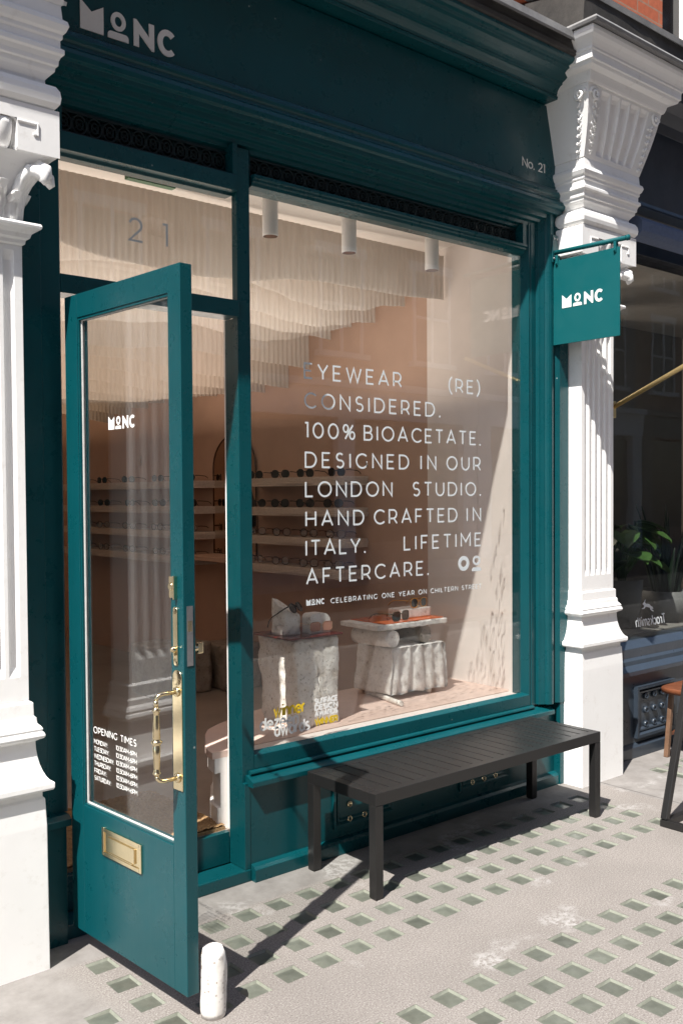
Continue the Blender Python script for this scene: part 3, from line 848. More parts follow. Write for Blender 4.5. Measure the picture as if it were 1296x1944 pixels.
# cornice ----------------------------------------------------------------
CX0, CX1 = -1.3, 2.03
m = MB()
m.ex_x([(.125, 3.4425), (.02, 3.4425), (.012, 3.450), (-.066, 3.450), (-.072, 3.462), (-.066, 3.468), (-.072, 3.478), (-.088, 3.492), (-.100, 3.500), (-.112, 3.503), (-.114, 3.511),
        (-.128, 3.516), (-.150, 3.526), (-.172, 3.538), (-.190, 3.543), (-.196, 3.552), (-.214, 3.557), (-.226, 3.566), (-.228, 3.578), (.125, 3.578)], CX0, CX1)
m.build('cornice', 'teal', shop, .001)
m = MB()
m.ex_x([(.12, 3.5785), (-.222, 3.5785), (-.238, 3.586), (-.243, 3.602), (-.232, 3.608), (-.240, 3.640), (-.248, 3.648), (.12, 3.648)], CX0, CX1)
m.build('gutter_board', 'slate', shop)
def lead_strip(x0, x1, prof, name, parent):
    mb = MB(); rings = []; n = max(4, int((x1 - x0) / .05))
    for i in range(n + 1):
        x = x0 + (x1 - x0) * i / n
        wv = .006 * noise.noise((x * 4, 1.3, 0)) + (.004 if int(x * 1.6) % 2 else 0)
        rings.append([(x, y + (wv if k < 4 else 0), z + wv * .7) for k, (y, z) in enumerate(prof)])
    mb.loft(rings); return mb.build(name, 'grey_lead', parent)
lead_strip(CX0, CX1, [(-.252, 3.636), (-.259, 3.632), (-.264, 3.640), (-.262, 3.672), (-.245, 3.682), (.05, 3.76), (.10, 3.85), (.12, 3.85), (.12, 3.655), (-.246, 3.6515)], 'lead_flashing', shop)
# shop window glass + lettering --------------------------------------
m = MB(); m.box(.252, 1.917, GY, GY + .006, .488, 2.706); wp = m.build('window_pane', 'glass', shop)
FW = Face((0, GY, 0), (1, 0, 0), (0, 0, 1), (0, -1, 0))
m = MB()
CAP, SW = .0672, .0078
def line(z, words):
    m = MB()
    for s, a, b in words:
        if len(s) == 1:
            text(m, FW, s, a, b, z, CAP, SW)
        else:
            text(m, FW, s, a, b, z, CAP, SW)
    m.build('lettering', 'silver_vinyl', wp)
ZL = [1.9785, 1.8575, 1.7355, 1.6135, 1.4925, 1.3705, 1.2495, 1.131]
line(ZL[0], [('EYEWEAR', .529, 1.084), ('(RE)', 1.384, 1.609)])
line(ZL[1], [('CONSIDERED.', .530, 1.332)])
line(ZL[2], [('100%', .530, .806), ('BIOACETATE.', .855, 1.610)])
line(ZL[3], [('DESIGNED', .531, 1.127), ('IN', 1.199, 1.303), ('OUR', 1.371, 1.610)])
line(ZL[4], [('LONDON', .531, 1.024), ('STUDIO.', 1.148, 1.611)])
line(ZL[5], [('HAND', .532, .855), ('CRAFTED', .912, 1.444), ('IN', 1.508, 1.611)])
line(ZL[6], [('ITALY.', .531, .863), ('LIFETIME', 1.091, 1.611)])
line(ZL[7], [('AFTERCARE.', .533, 1.251)])
ribbon(m, FW, ell(1.487, 1.172, .029, .026, 24), .019, .0012)
ribbon(m, FW, ell(1.578, 1.182, .0215, .0175, 24), .0115, .0012)
poly(m, FW, [(1.545, 1.131), (1.611, 1.131), (1.611, 1.140), (1.602, 1.149), (1.554, 1.149), (1.545, 1.140)], .0012)
m.build('lettering', 'silver_vinyl', wp)
m = MB(); logo(m, FW, .534, .630, 1.046)
text(m, FW, 'CELEBRATING ONE YEAR ON CHILTERN STREET', .664, 1.612, 1.045, .0225, .0032)
m.build('lettering', 'silver_vinyl', wp)
m = MB(); text(m, FW, 'winner', .362, .524, .607, .054, .0088)
m.build('lettering', 'yellow_vinyl', wp)
m = MB(); text(m, FW, 'WINNER', .573, .700, .541, .030, .0078)
m.build('lettering', 'yellow_vinyl', wp)
m = MB(); text(m, FW, 'dezeen', .293, .490, .563, .054, .0088); m.build('lettering', 'white_vinyl', wp)
m = MB(); text(m, FW, 'awards', .364, .548, .529, .054, .0088)
for i, s in enumerate(('SURFACE', 'DESIGN', 'AWARDS')):
    text(m, FW, s, .573, .700, .630 - i * .0265, .0255, .0066)
m.build('lettering', 'white_vinyl', wp)
# transom glass
m = MB(); m.box(DL + .002, .1865, GY + .004, GY + .010, 2.2475, 2.66); tp = m.build('transom_pane', 'glass', shop)
FT = Face((0, GY + .004, 0), (1, 0, 0), (0, 0, 1), (0, -1, 0))
m = MB(); text(m, FT, '21', -.254, -.094, 2.409, .086, .008); m.build('lettering', 'grey_vinyl', tp)
# threshold + riser
m = MB(); m.box(-.547, .216, .026, .135, 0.0, .047); m.build('threshold', 'teal', shop, .004)
m = MB(); m.box(DL, .1885, .136, .165, .048, .172); m.build('threshold_riser', 'teal', shop, .002)

# ---------------------------------------------------------------- the open door
dA = Vector((-.540, -.119, 0)); dE = Vector((.0671, -.99775, 0)).normalized(); dN = Vector((-dE.y, dE.x, 0))  # dN points to +x (inside face)
FD = Face(dA, dE, (0, 0, 1), -dN)
TH = .040
S0, S1, DZ0, DZ1 = -.0880, .566, .075, 2.152
GS0, GS1, GZ0, GZ1 = .002, .500, .507, 2.066
def dbox(mb, s0, s1, z0, z1, d0, d1):
    mb.obox(dA + dE * ((s0 + s1) / 2) + Vector((0, 0, (z0 + z1) / 2)) + dN * ((d0 + d1) / 2), dE, dN, (0, 0, 1), (s1 - s0) / 2, (d1 - d0) / 2, (z1 - z0) / 2)
m = MB()
dbox(m, S0, GS0 - .012, DZ0, DZ1, 0, TH)
dbox(m, GS1 + .004, S1, DZ0, DZ1, 0, TH)
dbox(m, GS0 - .0118, GS1 + .0038, DZ0, GZ0 - .010, 0.0002, TH - .0002)
dbox(m, GS0 - .0118, GS1 + .0038, GZ1 + .010, DZ1, 0.0002, TH - .0002)
door = m.build('door', 'teal', shop, .0015)
m = MB()
for (s0, s1, z0, z1) in ((GS0 - .0118, GS0, GZ0 - .0098, GZ1 + .0098), (GS0, GS1 + .0038, GZ0 - .0098, GZ0), (GS0, GS1 + .0038, GZ1, GZ1 + .0098)):
    dbox(m, s0, s1, z0, z1, .0110, .0165)
m.build('putty_line', 'putty', door, .001)
m = MB()
for (s0, s1, z0, z1) in ((GS0 - .0118, GS0 - .003, GZ0 - .0098, GZ1 + .0098), (GS0 - .003, GS1 + .0038, GZ0 - .0098, GZ0 - .003), (GS0 - .003, GS1 + .0038, GZ1 + .003, GZ1 + .0098)):
    dbox(m, s0, s1, z0, z1, .0225, TH - .006)
m.build('glazing_bead', 'teal', door, .002)
m = MB(); dbox(m, GS0 - .0116, GS0 - .004, GZ0 - .0095, GZ1 + .0095, .003, .0108); dbox(m, GS0 - .004, GS1, GZ0 - .0095, GZ0 - .004, .003, .0108); dbox(m, GS0 - .004, GS1, GZ1 + .002, GZ1 + .0095, .003, .0108)
m.build('outer_bead', 'teal', door)
m = MB(); dbox(m, GS0 - .002, GS1 + .002, GZ0 - .003, GZ1 + .003, .017, .022); dp = m.build('door_pane', 'glass', door)
FDg = Face(dA + dN * .017, dE, (0, 0, 1), -dN)
m = MB(); logo(m, FDg, .151, .302, 1.7085)
m.build('lettering', 'white_vinyl', door)
m = MB(); text(m, FDg, 'OPENING TIMES', .035, .289, .7385, .0215, .0024)
days = ['MONDAY:', 'TUESDAY:', 'WEDNESDAY:', 'THURSDAY:', 'FRIDAY:', 'SATURDAY:']
dw = [.082, .090, .118, .100, .074, .100]
for i, d in enumerate(days):
    z = .7045 - i * .0236
    text(m, FDg, d, .037, .037 + dw[i] * 1.02, z, .0148, .0015)
    text(m, FDg, '10:30AM-6PM', .170, .291, z + .003, .0148, .0015)
m.build('lettering', 'white_vinyl', door)
# letter plate
LPc = (.2265, .4105)
m = MB()
dbox(m, .113, .125, .367, .455, -.006, -.0003); dbox(m, .328, .340, .367, .455, -.006, -.0003)
dbox(m, .1252, .3278, .443, .455, -.006, -.0003); dbox(m, .1252, .3278, .367, .379, -.006, -.0003)
dbox(m, .1252, .3278, .3792, .4428, -.002, -.0003)
dbox(m, .150, .303, .387, .432, -.0075, -.0021)
dbox(m, .158, .295, .3835, .3868, -.010, -.0021)
m.build('letter_plate', 'brass', door, .002, 3)
# pull handle on its long plate
m = MB(); dbox(m, .5125, .5585, .664, .985, -.004, -.0003)
m.lathe([(.023, 0), (.023, .0037), (.0001, .0037)], (0, 0, 0), 'z', 24)
vn = len(m.v)
# re-seat the rounded top of the plate
for i in range(vn - 72, vn):
    x, y, z = m.v[i]
    p = FD.at(.5355 + x, .985 + y, z + .0003); m.v[i] = tuple(p)
pl = m.build('handle_plate', 'brass', door, .0012)
def dp3(s, z, d): return FD.at(s, z, d)
m = MB()
OFF = .070; SH = .5355
cc = []
z_top, z_bot = .946, .700
LEAN = -.006
path = [(SH, z_top, .004), (SH, z_top, .052)] + [(SH + LEAN * k / 5, z_top - .016 + .016 * math.cos(R(90 * k / 5)), .052 + .018 * math.sin(R(90 * k / 5))) for k in range(1, 6)]
m.tube([dp3(*p) for p in path], .0062, 10)
m.tube([dp3(SH + LEAN, z_top - .016, OFF), dp3(SH + LEAN, z_top - .034, OFF)], .0066, 10)
path = [(SH, z_bot, .004), (SH, z_bot, .052)] + [(SH + LEAN * k / 5, z_bot + .016 - .016 * math.cos(R(90 * k / 5)), .052 + .018 * math.sin(R(90 * k / 5))) for k in range(1, 6)]
m.tube([dp3(*p) for p in path], .0062, 10)
L0, L1 = z_bot + .016, z_top - .034
prof = [(0, .006), (.02, .008), (.045, .012), (.055, .012), (.065, .0075), (.085, .0105), (.1, .0075), (.12, .0085), (.3, .0105), (.44, .0115), (.455, .009), (.475, .0145), (.495, .0165), (.515, .0145), (.535, .009), (.55, .0115),
        (.7, .0095), (.88, .0075), (.9, .0065), (.915, .0105), (.935, .0075), (.945, .012), (.955, .012), (.98, .008), (1, .0066)]
c0 = dp3(SH + LEAN, 0, OFF)
m.lathe([(r, L0 + (L1 - L0) * t) for t, r in prof], (c0.x, c0.y, 0), 'z', 16)
for zz in (z_top, z_bot):
    m.tube([dp3(SH, zz, .0042), dp3(SH, zz, .009), dp3(SH, zz, .012)], [.015, .013, .007], 14)
m.build('pull_handle', 'brass', door)
# night latch, long cover plate, lock plate on the edge, thumb turn inside
m = MB(); dbox(m, .502, .531, 1.212, 1.272, -.005, -.0003); dbox(m, .531, .538, 1.209, 1.275, -.013, -.0003)
c = dp3(.5165, 1.244, .0052); m.tube([c, c - dN * .006], [.0115, .0105], 16); m.build('latch_cylinder', 'brass', door, .001)
m = MB(); dbox(m, .518, .540, 1.030, 1.176, -.004, -.0003)
for zc_ in (1.030, 1.176):
    o0 = len(m.v)
    m.lathe([(.011, 0), (.011, .0037), (.0001, .0037)], (0, 0, 0), 'z', 20)
    for i in range(o0, len(m.v)):
        x, y, z = m.v[i]; m.v[i] = tuple(FD.at(.529 + x, zc_ + y, z + .0003))
c = dp3(.529, 1.066, .0041); m.tube([c, c - dN * .008, c - dN * .014], [.008, .009, .006], 14)
dbox(m, .5255, .5325, 1.048, 1.062, -.010, -.004)
m.build('lock_cover', 'brass', door, .001)
m = MB(); dbox(m, S1 + .0002, S1 + .0018, 1.020, 1.190, .010, .031); lk = m.build('lock_plate', 'steel', door)
m = MB(); dbox(m, S1 + .0019, S1 + .004, 1.118, 1.148, .014, .027); m.build('lock_bolt', 'brass', lk)
m = MB(); c = dp3(.548, 1.064, -TH); m.tube([c, c + dN * .02], .008, 12); m.obox(c + dN * .028, dE, dN, (0, 0, 1), .005, .010, .016); m.build('thumb_turn', 'brass', door, .003)
m = MB()
for zc_ in (.30, 1.12, 1.82):
    c = dA + dE * (S0 - .004) + dN * .047 + Vector((0, 0, zc_)); m.tube([c - Vector((0, 0, .05)), c + Vector((0, 0, .05))], .008, 10)
    m.obox(c + dE * .004 - dN * .02, dE, dN, (0, 0, 1), .0015, .022, .05)
m.build('hinge', 'navy_dark', door)

# ---------------------------------------------------------------- shop room (parts of the shopfront thing)
IX0, IX1, IY0, IY1, FZ, CZ = -.95, 1.985, .127, 7.0, .17, 2.86
m = MB(); m.box(IX0 - .1, IX1 + .1, .166, IY1 + .1, .03, FZ); m.build('interior_floor', 'floor_in', shop)
m = MB(); m.box(IX1, IX1 + .12, IY0, .80, FZ, CZ); m.build('interior_wall', 'pink_wall', shop)
m = MB(); m.box(IX1 + .004, IX1 + .12, .8005, IY1, FZ, CZ); m.build('interior_wall', 'dimmed_terracotta_wall', shop)  # same wall as the pink stretch, its dimmer tone put into the colour
m = MB(); m.box(IX0 - .12, IX0, IY0, IY1, FZ, CZ); m.build('interior_wall', 'pink_wall', shop)
m = MB(); m.box(IX0, IX1, IY1, IY1 + .12, FZ, CZ); m.build('interior_wall', 'dimmed_terracotta_wall', shop)
m = MB(); m.box(IX0 - .12, IX1 + .12, IY0, IY1 + .12, CZ, CZ + .1); m.build('interior_ceiling', 'white_ceiling', shop)
m = MB(); m.box(IX0, DL - .002, .1615, .20, FZ, CZ); m.box(1.9175, IX1, .1305, .16, FZ, CZ); m.box(.2160, IX1, .1615, .19, FZ, .452); m.box(.262, IX1, .0885, .1610, .44, .486); m.build('front_lining', 'pink_wall', shop)

# ================================================================== PILLARS
def rect(xc, w, front, back, z):
    return [(xc - w, front, z), (xc + w, front, z), (xc + w, back, z), (xc - w, back, z)]
def prof_sweep(mb, xc, prof, back=.0, base=(.14, -.085), steps=1):
    """mitred moulding on three sides: (offset, z)"""
    mb.loft([rect(xc, base[0] + o, base[1] - o * .86, back, z) for o, z in prof])
def ogee(o0, z0, o1, z1, n=6):
    return [(o0 + (o1 - o0) * (t / n - math.sin(2 * math.pi * t / n) / (2 * math.pi) * .8), z0 + (z1 - z0) * t / n) for t in range(n + 1)]
def half_round(o, z0, z1, r, n=6):
    return [(o + r * math.sin(math.pi * t / n), z0 + (z1 - z0) * t / n) for t in range(n + 1)]
def leaf_mesh(mb, root, up, out, side, L, W, curl, seg=9):
    """an acanthus leaf: rises along 'up', bends over along 'out', lobed edges, raised midrib"""
    root = Vector(root); up = Vector(up); out = Vector(out); side = Vector(side)
    rows = []; seg = max(seg, 15); pos = root.copy()
    for i in range(seg + 1):
        t = i / seg
        ang = curl * max(0, (t - .45) / .55) ** 1.6
        if i: pos = pos + (up * math.cos(ang) + out * math.sin(ang)) * (L / seg)
        nrm = out * math.cos(ang) - up * math.sin(ang)
        wd = W * (0.62 + .55 * math.sin(math.pi * min(1, t * .9 + .08))) * (1 - .42 * t) * (.80 + .34 * abs(math.sin(t * math.pi * 3.5)))
        row = []
        for k in range(13):
            u = -1 + k / 6
            lift = .012 * (1 - abs(u)) + .0045 * math.cos(u * 15.7) - .012 * u * u
            row.append(pos + side * (u * wd) + nrm * (lift + .010) - up * (.20 * abs(u) * wd))
        for u in (1, 0, -1):
            row.append(pos + side * (u * wd) - nrm * .010 - up * (.20 * abs(u) * wd))
        rows.append(row)
    mb.loft(rows, True)
def scroll(mb, c, u, v, n, r, turns=1.6, th=.010, rise=.012):
    pts = []; rs = []
    N = int(26 * turns)
    for i in range(N + 1):
        t = i / N; a = t * turns * 2 * math.pi; rr = r * (1 - .82 * t)
        pts.append(Vector(c) + Vector(u) * rr * math.cos(a) + Vector(v) * rr * math.sin(a) + Vector(n) * rise * t)
        rs.append(th * (1 - .35 * t))
    mb.tube(pts, rs, 8)

def make_pillar(label, drop, xc):
    t = thing('pillar', label, 'pillar', (xc, 0, 0), 'white fluted pillars between the shops')
    B = .04
    z0 = -.02
    mb = MB(); D = -drop
    prof_sweep(mb, xc, [(.042, z0 + .0), (.040, .60 + D), (.036, .688 + D), (.030, .692 + D), (.030, .712 + D)], B)
    mb.build('pedestal', 'white', t, .006, 3)
    mb = MB()
    prof_sweep(mb, xc, [(.046, .7125 + D)] + [(.057, .716 + D), (.060, .722 + D), (.060, .738 + D)] + [(.0595 - .045 * math.sin(math.pi / 2 * k / 7) , .738 + D + .132 * (1 - math.cos(math.pi / 2 * k / 7)) ** .85) for k in range(1, 8)] +
               [(.026, .876 + D), (.036, .880 + D), (.040, .888 + D), (.036, .898 + D), (.031, .901 + D), (.034, .909 + D), (.028, .918 + D), (.020, .926 + D), (.018, .944 + D), (.012, .950 + D), (.011, .992 + D), (.001, .998 + D), (0.0, 1.000 + D)], B)
    mb.build('base_moulding', 'white', t, .002)
    # fluted shaft: section with five hollows on the front, running from zf0 to zf1
    zf0, zf1 = 1.098 + D, 2.385 + D
    def sect(z, depth):
        x0, x1, fr = xc - .14, xc + .14, -.085
        pts = [(x0, B, z), (x0, fr, z)]
        n = 5; mrg = .020; pitch = (.28 - 2 * mrg) / n; gw = pitch * .72
        for k in range(n):
            c = x0 + mrg + pitch * (k + .5)
            for q in range(9):
                a = math.pi * q / 8
                pts.append((c - gw / 2 * math.cos(a), fr + depth * math.sin(a) ** .8 if 0 < q < 8 else fr, z))
        pts += [(x1, fr, z), (x1, B, z)]
        return pts
    mb = MB(); dep = .015
    mb.loft([sect(1.0005 + D, 0), sect(zf0 - .022, 0), sect(zf0 - .0005, dep * .55), sect(zf0 + .008, dep)] + [sect(zf0 + .01 + (zf1 - zf0 - .02) * k / 6, dep) for k in range(1, 6)] + [sect(zf1 - .008, dep), sect(zf1 + .022, 0), sect(2.4225 + D, 0)])
    mb.build('shaft', 'white', t, .0015, 1)
    # necking cap
    mb = MB()
    prof_sweep(mb, xc, [(.0, 2.423 + D), (.008, 2.428 + D), (.010, 2.440 + D), (.020, 2.446 + D), (.024, 2.458 + D), (.036, 2.470 + D), (.048, 2.474 + D), (.050, 2.482 + D), (.046, 2.4895 + D), (.006, 2.491 + D)], B)
    mb.build('necking', 'white', t, .0015)
    # bell + acanthus leaves
    mb = MB(); prof_sweep(mb, xc, [(-.010, 2.4915 + D), (-.012, 2.53 + D), (-.008, 2.57 + D), (.004, 2.61 + D), (.022, 2.645 + D), (.046, 2.675 + D), (.066, 2.695 + D)], B)
    bell = mb.build('capital_bell', 'white', t)
    mb = MB()
    zl = 2.492 + D
    for xx, L, W in ((-.066, .135, .030), (.066, .135, .030), (0.0, .155, .034)):
        leaf_mesh(mb, (xc + xx, -.078, zl), (0, -.16, 1), (0, -1, 0), (1, 0, 0), L, W, 1.9)
    for xx in (-.034, .034):
        leaf_mesh(mb, (xc + xx, -.076, zl), (0, -.10, 1), (0, -1, 0), (1, 0, 0), .085, .022, 2.1)
        for kz in range(4):
            mb.lathe([(.0001, -.010), (.007, -.006), (.009, 0), (.007, .006), (.0001, .010)], (xc + xx, -.104 - kz * .008, zl + .095 + kz * .018), 'z', 10)
    for sx in (-1, 1):
        # corner leaf: three lobes rise along the arris and curl over under the scroll block
        dg = Vector((sx * .7, -.7, 0)); sd = Vector((.7, sx * .7, 0))
        for q, sc_ in ((-1, .86), (0, 1.0), (1, .86)):
            o_ = Vector((xc + sx * .122, -.066, zl)) + sd * q * .021
            pts = [o_ + dg * (.004 + h_ * .999) + Vector((0, 0, v_)) for h_, v_ in ((.002, .0), (.006, .05), (.016, .095), (.034, .130), (.060, .158), (.086, .172 * sc_ + .004), (.104, .164 * sc_), (.108, .146 * sc_), (.098, .136 * sc_))]
            mb.tube(pts, [.013, .014, .015, .017, .019, .020, .019, .016, .010], 10)
        leaf_mesh(mb, (xc + sx * .131, -.02, zl), (sx * .16, 0, 1), (sx, 0, 0), (0, 1, 0), .13, .034, 1.8)
        leaf_mesh(mb, (xc + sx * .105, -.080, zl), (sx * .10, -.14, 1), (0, -1, 0), (1, 0, 0), .105, .026, 2.0)
    mb.build('acanthus_leaf', 'white', bell)
    # abacus with scrolled ears and egg reeds
    aw, af = .236, -.158
    za, zb_ = 2.700 + D, 2.838 + D
    mb = MB()
    e_ = aw - .135
    mb.ex_y([(xc - aw, za - .006), (xc - aw, zb_), (xc + aw, zb_), (xc + aw, za - .006), (xc + e_, za - .006), (xc + e_, zb_ - .050), (xc - e_, zb_ - .050), (xc - e_, za - .006)], af, B)
    ab = mb.build('abacus', 'white', t, .012, 4)
    mb = MB()
    for sx in (-1, 1):
        e = xc + sx * (aw - .135)
        mb.box(min(e, e + sx * .062), max(e, e + sx * .062), af - .004, af + .002, zb_ - .060, zb_ - .053)
        mb.box(min(e + sx * .062, e + sx * .068), max(e + sx * .062, e + sx * .068), af - .004, af + .002, zb_ - .092, zb_ - .053)
        mb.box(min(e + sx * .050, e + sx * .062), max(e + sx * .050, e + sx * .062), af - .004, af + .002, zb_ - .092, zb_ - .085)
    mb.build('abacus_fret', 'white', ab, .002)
    mb = MB()
    for k in range(3):
        cx = xc - .066 + k * .066
        rings = []
        for q in range(9):
            a = q / 8 * math.pi / 2
            rad = .028 * (.72 + .28 * math.sin(a)); yy = -.098 - .040 * math.sin(a); zz = zb_ - .053 - .086 * math.cos(a)
            rings.append([(cx + rad * math.cos(w_), yy - .018 * math.sin(w_), zz) for w_ in [math.pi * j / 10 for j in range(11)]] + [(cx - rad, -.08, zz), (cx + rad, -.08, zz)])
        mb.loft(rings, True)
    for k in range(4):
        cx = xc - .099 + k * .066
        mb.tube([(cx, -.100, zb_ - .135), (cx, -.118, zb_ - .115), (cx, -.132, zb_ - .085), (cx, -.138, zb_ - .054)], .0045, 8)
    mb.build('egg_moulding', 'white', ab)
    mb = MB()
    mb.box(xc - .105, xc + .105, -.095, B - .001, za, zb_ - .053)
    mb.build('abacus_core', 'white', ab)
    # torus + mouldings under the console
    mb = MB()
    prof_sweep(mb, xc, [(.070, 2.8385 + D), (.086, 2.845 + D), (.096, 2.858 + D), (.099, 2.876 + D), (.096, 2.896 + D), (.086, 2.912 + D), (.062, 2.918 + D), (.060, 2.932 + D), (.074, 2.950 + D), (.084, 2.958 + D), (.086, 2.972 + D), (.093, 2.976 + D), (.094, 2.990 + D),
                        (.100, 3.004 + D), (.108, 3.010 + D), (.108, 3.024 + D), (.098, 3.030 + D), (.098, 3.052 + D), (.104, 3.058 + D), (.104, 3.070 + D), (.112, 3.078 + D), (.120, 3.096 + D), (.116, 3.110 + D), (.104, 3.118 + D), (.102, 3.140 + D), (.100, 3.160 + D)], B)
    mb.build('collar_moulding', 'white', t, .0012)
    # console: flaring block with hollows on the front and curled leaves at its edges
    cz0, cz1 = 3.1605 + D, 3.478 + D
    def cs(z, depth):
        t_ = (z - cz0) / (cz1 - cz0)
        fl = t_ ** 1.05
        w_ = .244 + .078 * fl; fr = -.172 - .080 * fl - .010 * math.sin(math.pi * t_)
        x0, x1 = xc - w_, xc + w_
        pts = [(x0, B, z), (x0, fr, z)]
        n = 5; mrg = .085 + .02 * fl; pitch = (2 * w_ - 2 * mrg) / n; gw = pitch * .86
        for k in range(n):
            c = x0 + mrg + pitch * (k + .5)
            for q in range(9):
                a = math.pi * q / 8
                pts.append((c - gw / 2 * math.cos(a), fr + (depth * math.sin(a) ** .7 if 0 < q < 8 else 0), z))
        pts += [(x1, fr, z), (x1, B, z)]
        return pts
    mb = MB()
    mb.loft([cs(cz0, 0), cs(cz0 + .02, 0), cs(cz0 + .034, .012)] + [cs(cz0 + .05 + (cz1 - cz0 - .09) * k / 5, .022) for k in range(6)] + [cs(cz1 - .024, .014), cs(cz1 - .012, 0), cs(cz1, 0)])
    con = mb.build('console', 'white', t, .002, 2)
    mb = MB()
    for sx in (-1, 1):
        def cp(tz, ins=.045, lift=.004):
            z = cz0 + (cz1 - cz0) * tz; w_ = .244 + .078 * tz; fr = -.172 - .080 * tz - .010 * math.sin(math.pi * tz)
            return Vector((xc + sx * (w_ - ins), fr - lift, z))
        scroll(mb, cp(.86, .047), (sx, 0, 0), (0, 0, 1), (0, -1, 0), .034, 1.7, .009)
        for k in range(7):
            tz = .72 - k * .105
            r_ = .024 - k * .0016
            leaf_mesh(mb, cp(tz - .03, .060 - k * .004, -.004), (sx * .55, -.12, .8), (0, -1, 0), (-.8, 0, sx * .55), r_ * 1.9, r_ * .55, 1.5, 5)
            mb.lathe([(.0001, -.006), (.006, -.003), (.008, 0), (.006, .003), (.0001, .006)], cp(tz - .02, .078 - k * .006, .003), 'y', 8)
        # same leaf on the cheek
        def cq(tz, ins=.045, lift=.004):
            z = cz0 + (cz1 - cz0) * tz; w_ = .244 + .078 * tz; fr = -.172 - .080 * tz - .010 * math.sin(math.pi * tz)
            return Vector((xc + sx * (w_ + lift), fr + ins, z))
        scroll(mb, cq(.86, .047), (0, -1, 0), (0, 0, 1), (sx, 0, 0), .034, 1.7, .009)
        for k in range(7):
            tz = .72 - k * .105
            r_ = .024 - k * .0016
            leaf_mesh(mb, cq(tz - .03, .060 - k * .004, -.004), (0, -.55, .8), (sx, 0, 0), (0, .8, .55), r_ * 1.9, r_ * .55, 1.5, 5)
    mb.build('console_leaf', 'white', con)
    # cornice block
    mb = MB()
    prof_sweep(mb, xc, [(.184, 3.4785 + D), (.190, 3.488 + D), (.196, 3.505 + D), (.202, 3.524 + D), (.240, 3.532 + D), (.246, 3.545 + D), (.254, 3.549 + D), (.254, 3.572 + D), (.256, 3.585 + D), (.262, 3.590 + D), (.262, 3.600 + D), (.268, 3.610 + D), (.282, 3.626 + D),
                        (.298, 3.640 + D), (.306, 3.655 + D), (.306, 3.672 + D), (.300, 3.678 + D)], B, (.14, -.105))
    mb.build('cornice_block', 'white', t, .0015)
    mb = MB()
    prof_sweep(mb, xc, [(.312, 3.679 + D), (.320, 3.676 + D), (.326, 3.690 + D), (.318, 3.702 + D), (.22, 3.725 + D), (.10, 3.74 + D)], B + .06, (.14, -.118))
    mb.build('lead_cap', 'grey_lead', t, .004, 3)
    return t
pr_ = make_pillar('white fluted pillar behind the hanging sign, right of the shop window', 0.0, 2.34)
pl_ = make_pillar('white fluted pillar left of the open door, cut by the photo edge', 0.14, -.847)

# ================================================================== UPPER BUILDING
up = thing('upper_building', 'orange red brick upper storey above the shop cornices', 'building', (0.5, .13, 3.8))
m = MB()
wins = [(-1.6, -.6), (.1, 1.1), (1.5, 2.5), (3.30, 4.3), (5.0, 6.0)]
segs = sorted([-6.0, 9.0] + [v for w_ in wins for v in w_])
zlo, zs, zt, zh = 3.80, 4.10, 5.9, 7.6
m.box(-6, 9, .13, .5, zlo, zs); m.box(-6, 9, .13, .5, zt, zh)
for i in range(0, len(segs), 2):
    m.box(segs[i], segs[i + 1], .13, .5, zs, zt)
m.build('wall', 'brick', up)
for a, b_ in wins:
    m = MB(); m.box(a, b_, .30, .31, zs, zt); f = m.build('window', 'dark_glass', up)
    m = MB()
    for (q0, q1) in ((a, a + .06), (b_ - .06, b_), ((a + b_) / 2 - .025, (a + b_) / 2 + .025)): m.box(q0, q1, .26, .299, zs, zt)
    m.box(a + .061, (a + b_) / 2 - .026, .262, .2985, (zs + zt) / 2 - .03, (zs + zt) / 2 + .03)
    m.box((a + b_) / 2 + .026, b_ - .061, .262, .2985, (zs + zt) / 2 - .03, (zs + zt) / 2 + .03)
    m.build('window_frame', 'white_paint', f)
    m = MB(); m.box(a - .08, b_ + .08, .08, .26, zs - .07, zs - .001); m.build('sill', 'brick', f)
m = MB(); m.box(-6, 9, .05, .1295, 3.95, 4.03); m.build('brick_string_course', 'brick', up, .006)
def ledge(x0, x1, name_lab, slate=True):
    pass
m = MB()
m.ex_x([(-.285, 3.70), (-.295, 3.86), (-.28, 3.872), (.128, 3.95), (.128, 3.70)], 1.93, 9); m.build('ledge', 'slate', up)
lead_strip(1.92, 9, [(-.297, 3.852), (-.306, 3.848), (-.310, 3.876), (-.290, 3.884), (.05, 3.955), (.128, 4.0), (.128, 3.96), (-.2, 3.90)], 'lead_flashing', up)

# ================================================================== HANGING SIGN
sg = thing('hanging_sign', 'square teal hanging sign with white logo on a round bar bracket', 'sign', (2.06, 0, 2.7))
SX = 2.075
m = MB(); m.box(SX - .022, SX + .022, -.0165, -.0102, 2.665, 2.805)
for z_ in (2.660, 2.810): pass
bp_ = m.build('bracket_plate', 'teal', sg, .004)
m = MB()
for dx in (-.011, .011):
    for dz in (2.685, 2.785): m.lathe([(.006, 0), (.005, -.004), (.0001, -.005)], (SX + dx, -.0165, dz), 'y', 10)
m.build('screw', 'steel', bp_)
m = MB(); m.tube([(SX, -.0166, 2.716), (SX, -.43, 2.706)], .0115, 16); m.lathe([(.0135, 0), (.0135, -.012), (.0001, -.014)], (SX, -.428, 2.706), 'y', 16); m.build('bracket_bar', 'teal_flat', sg)
m = MB()
for y_ in (-.030, -.368):
    m.box(SX - .010, SX - .0035, y_ - .007, y_ + .007, 2.650, 2.7005); m.box(SX + .0035, SX + .010, y_ - .007, y_ + .007, 2.650, 2.7005)
    m.tube([(SX - .015, y_, 2.660), (SX + .015, y_, 2.660)], .0055, 8)
m.build('hanger', 'teal_flat', sg, .001)
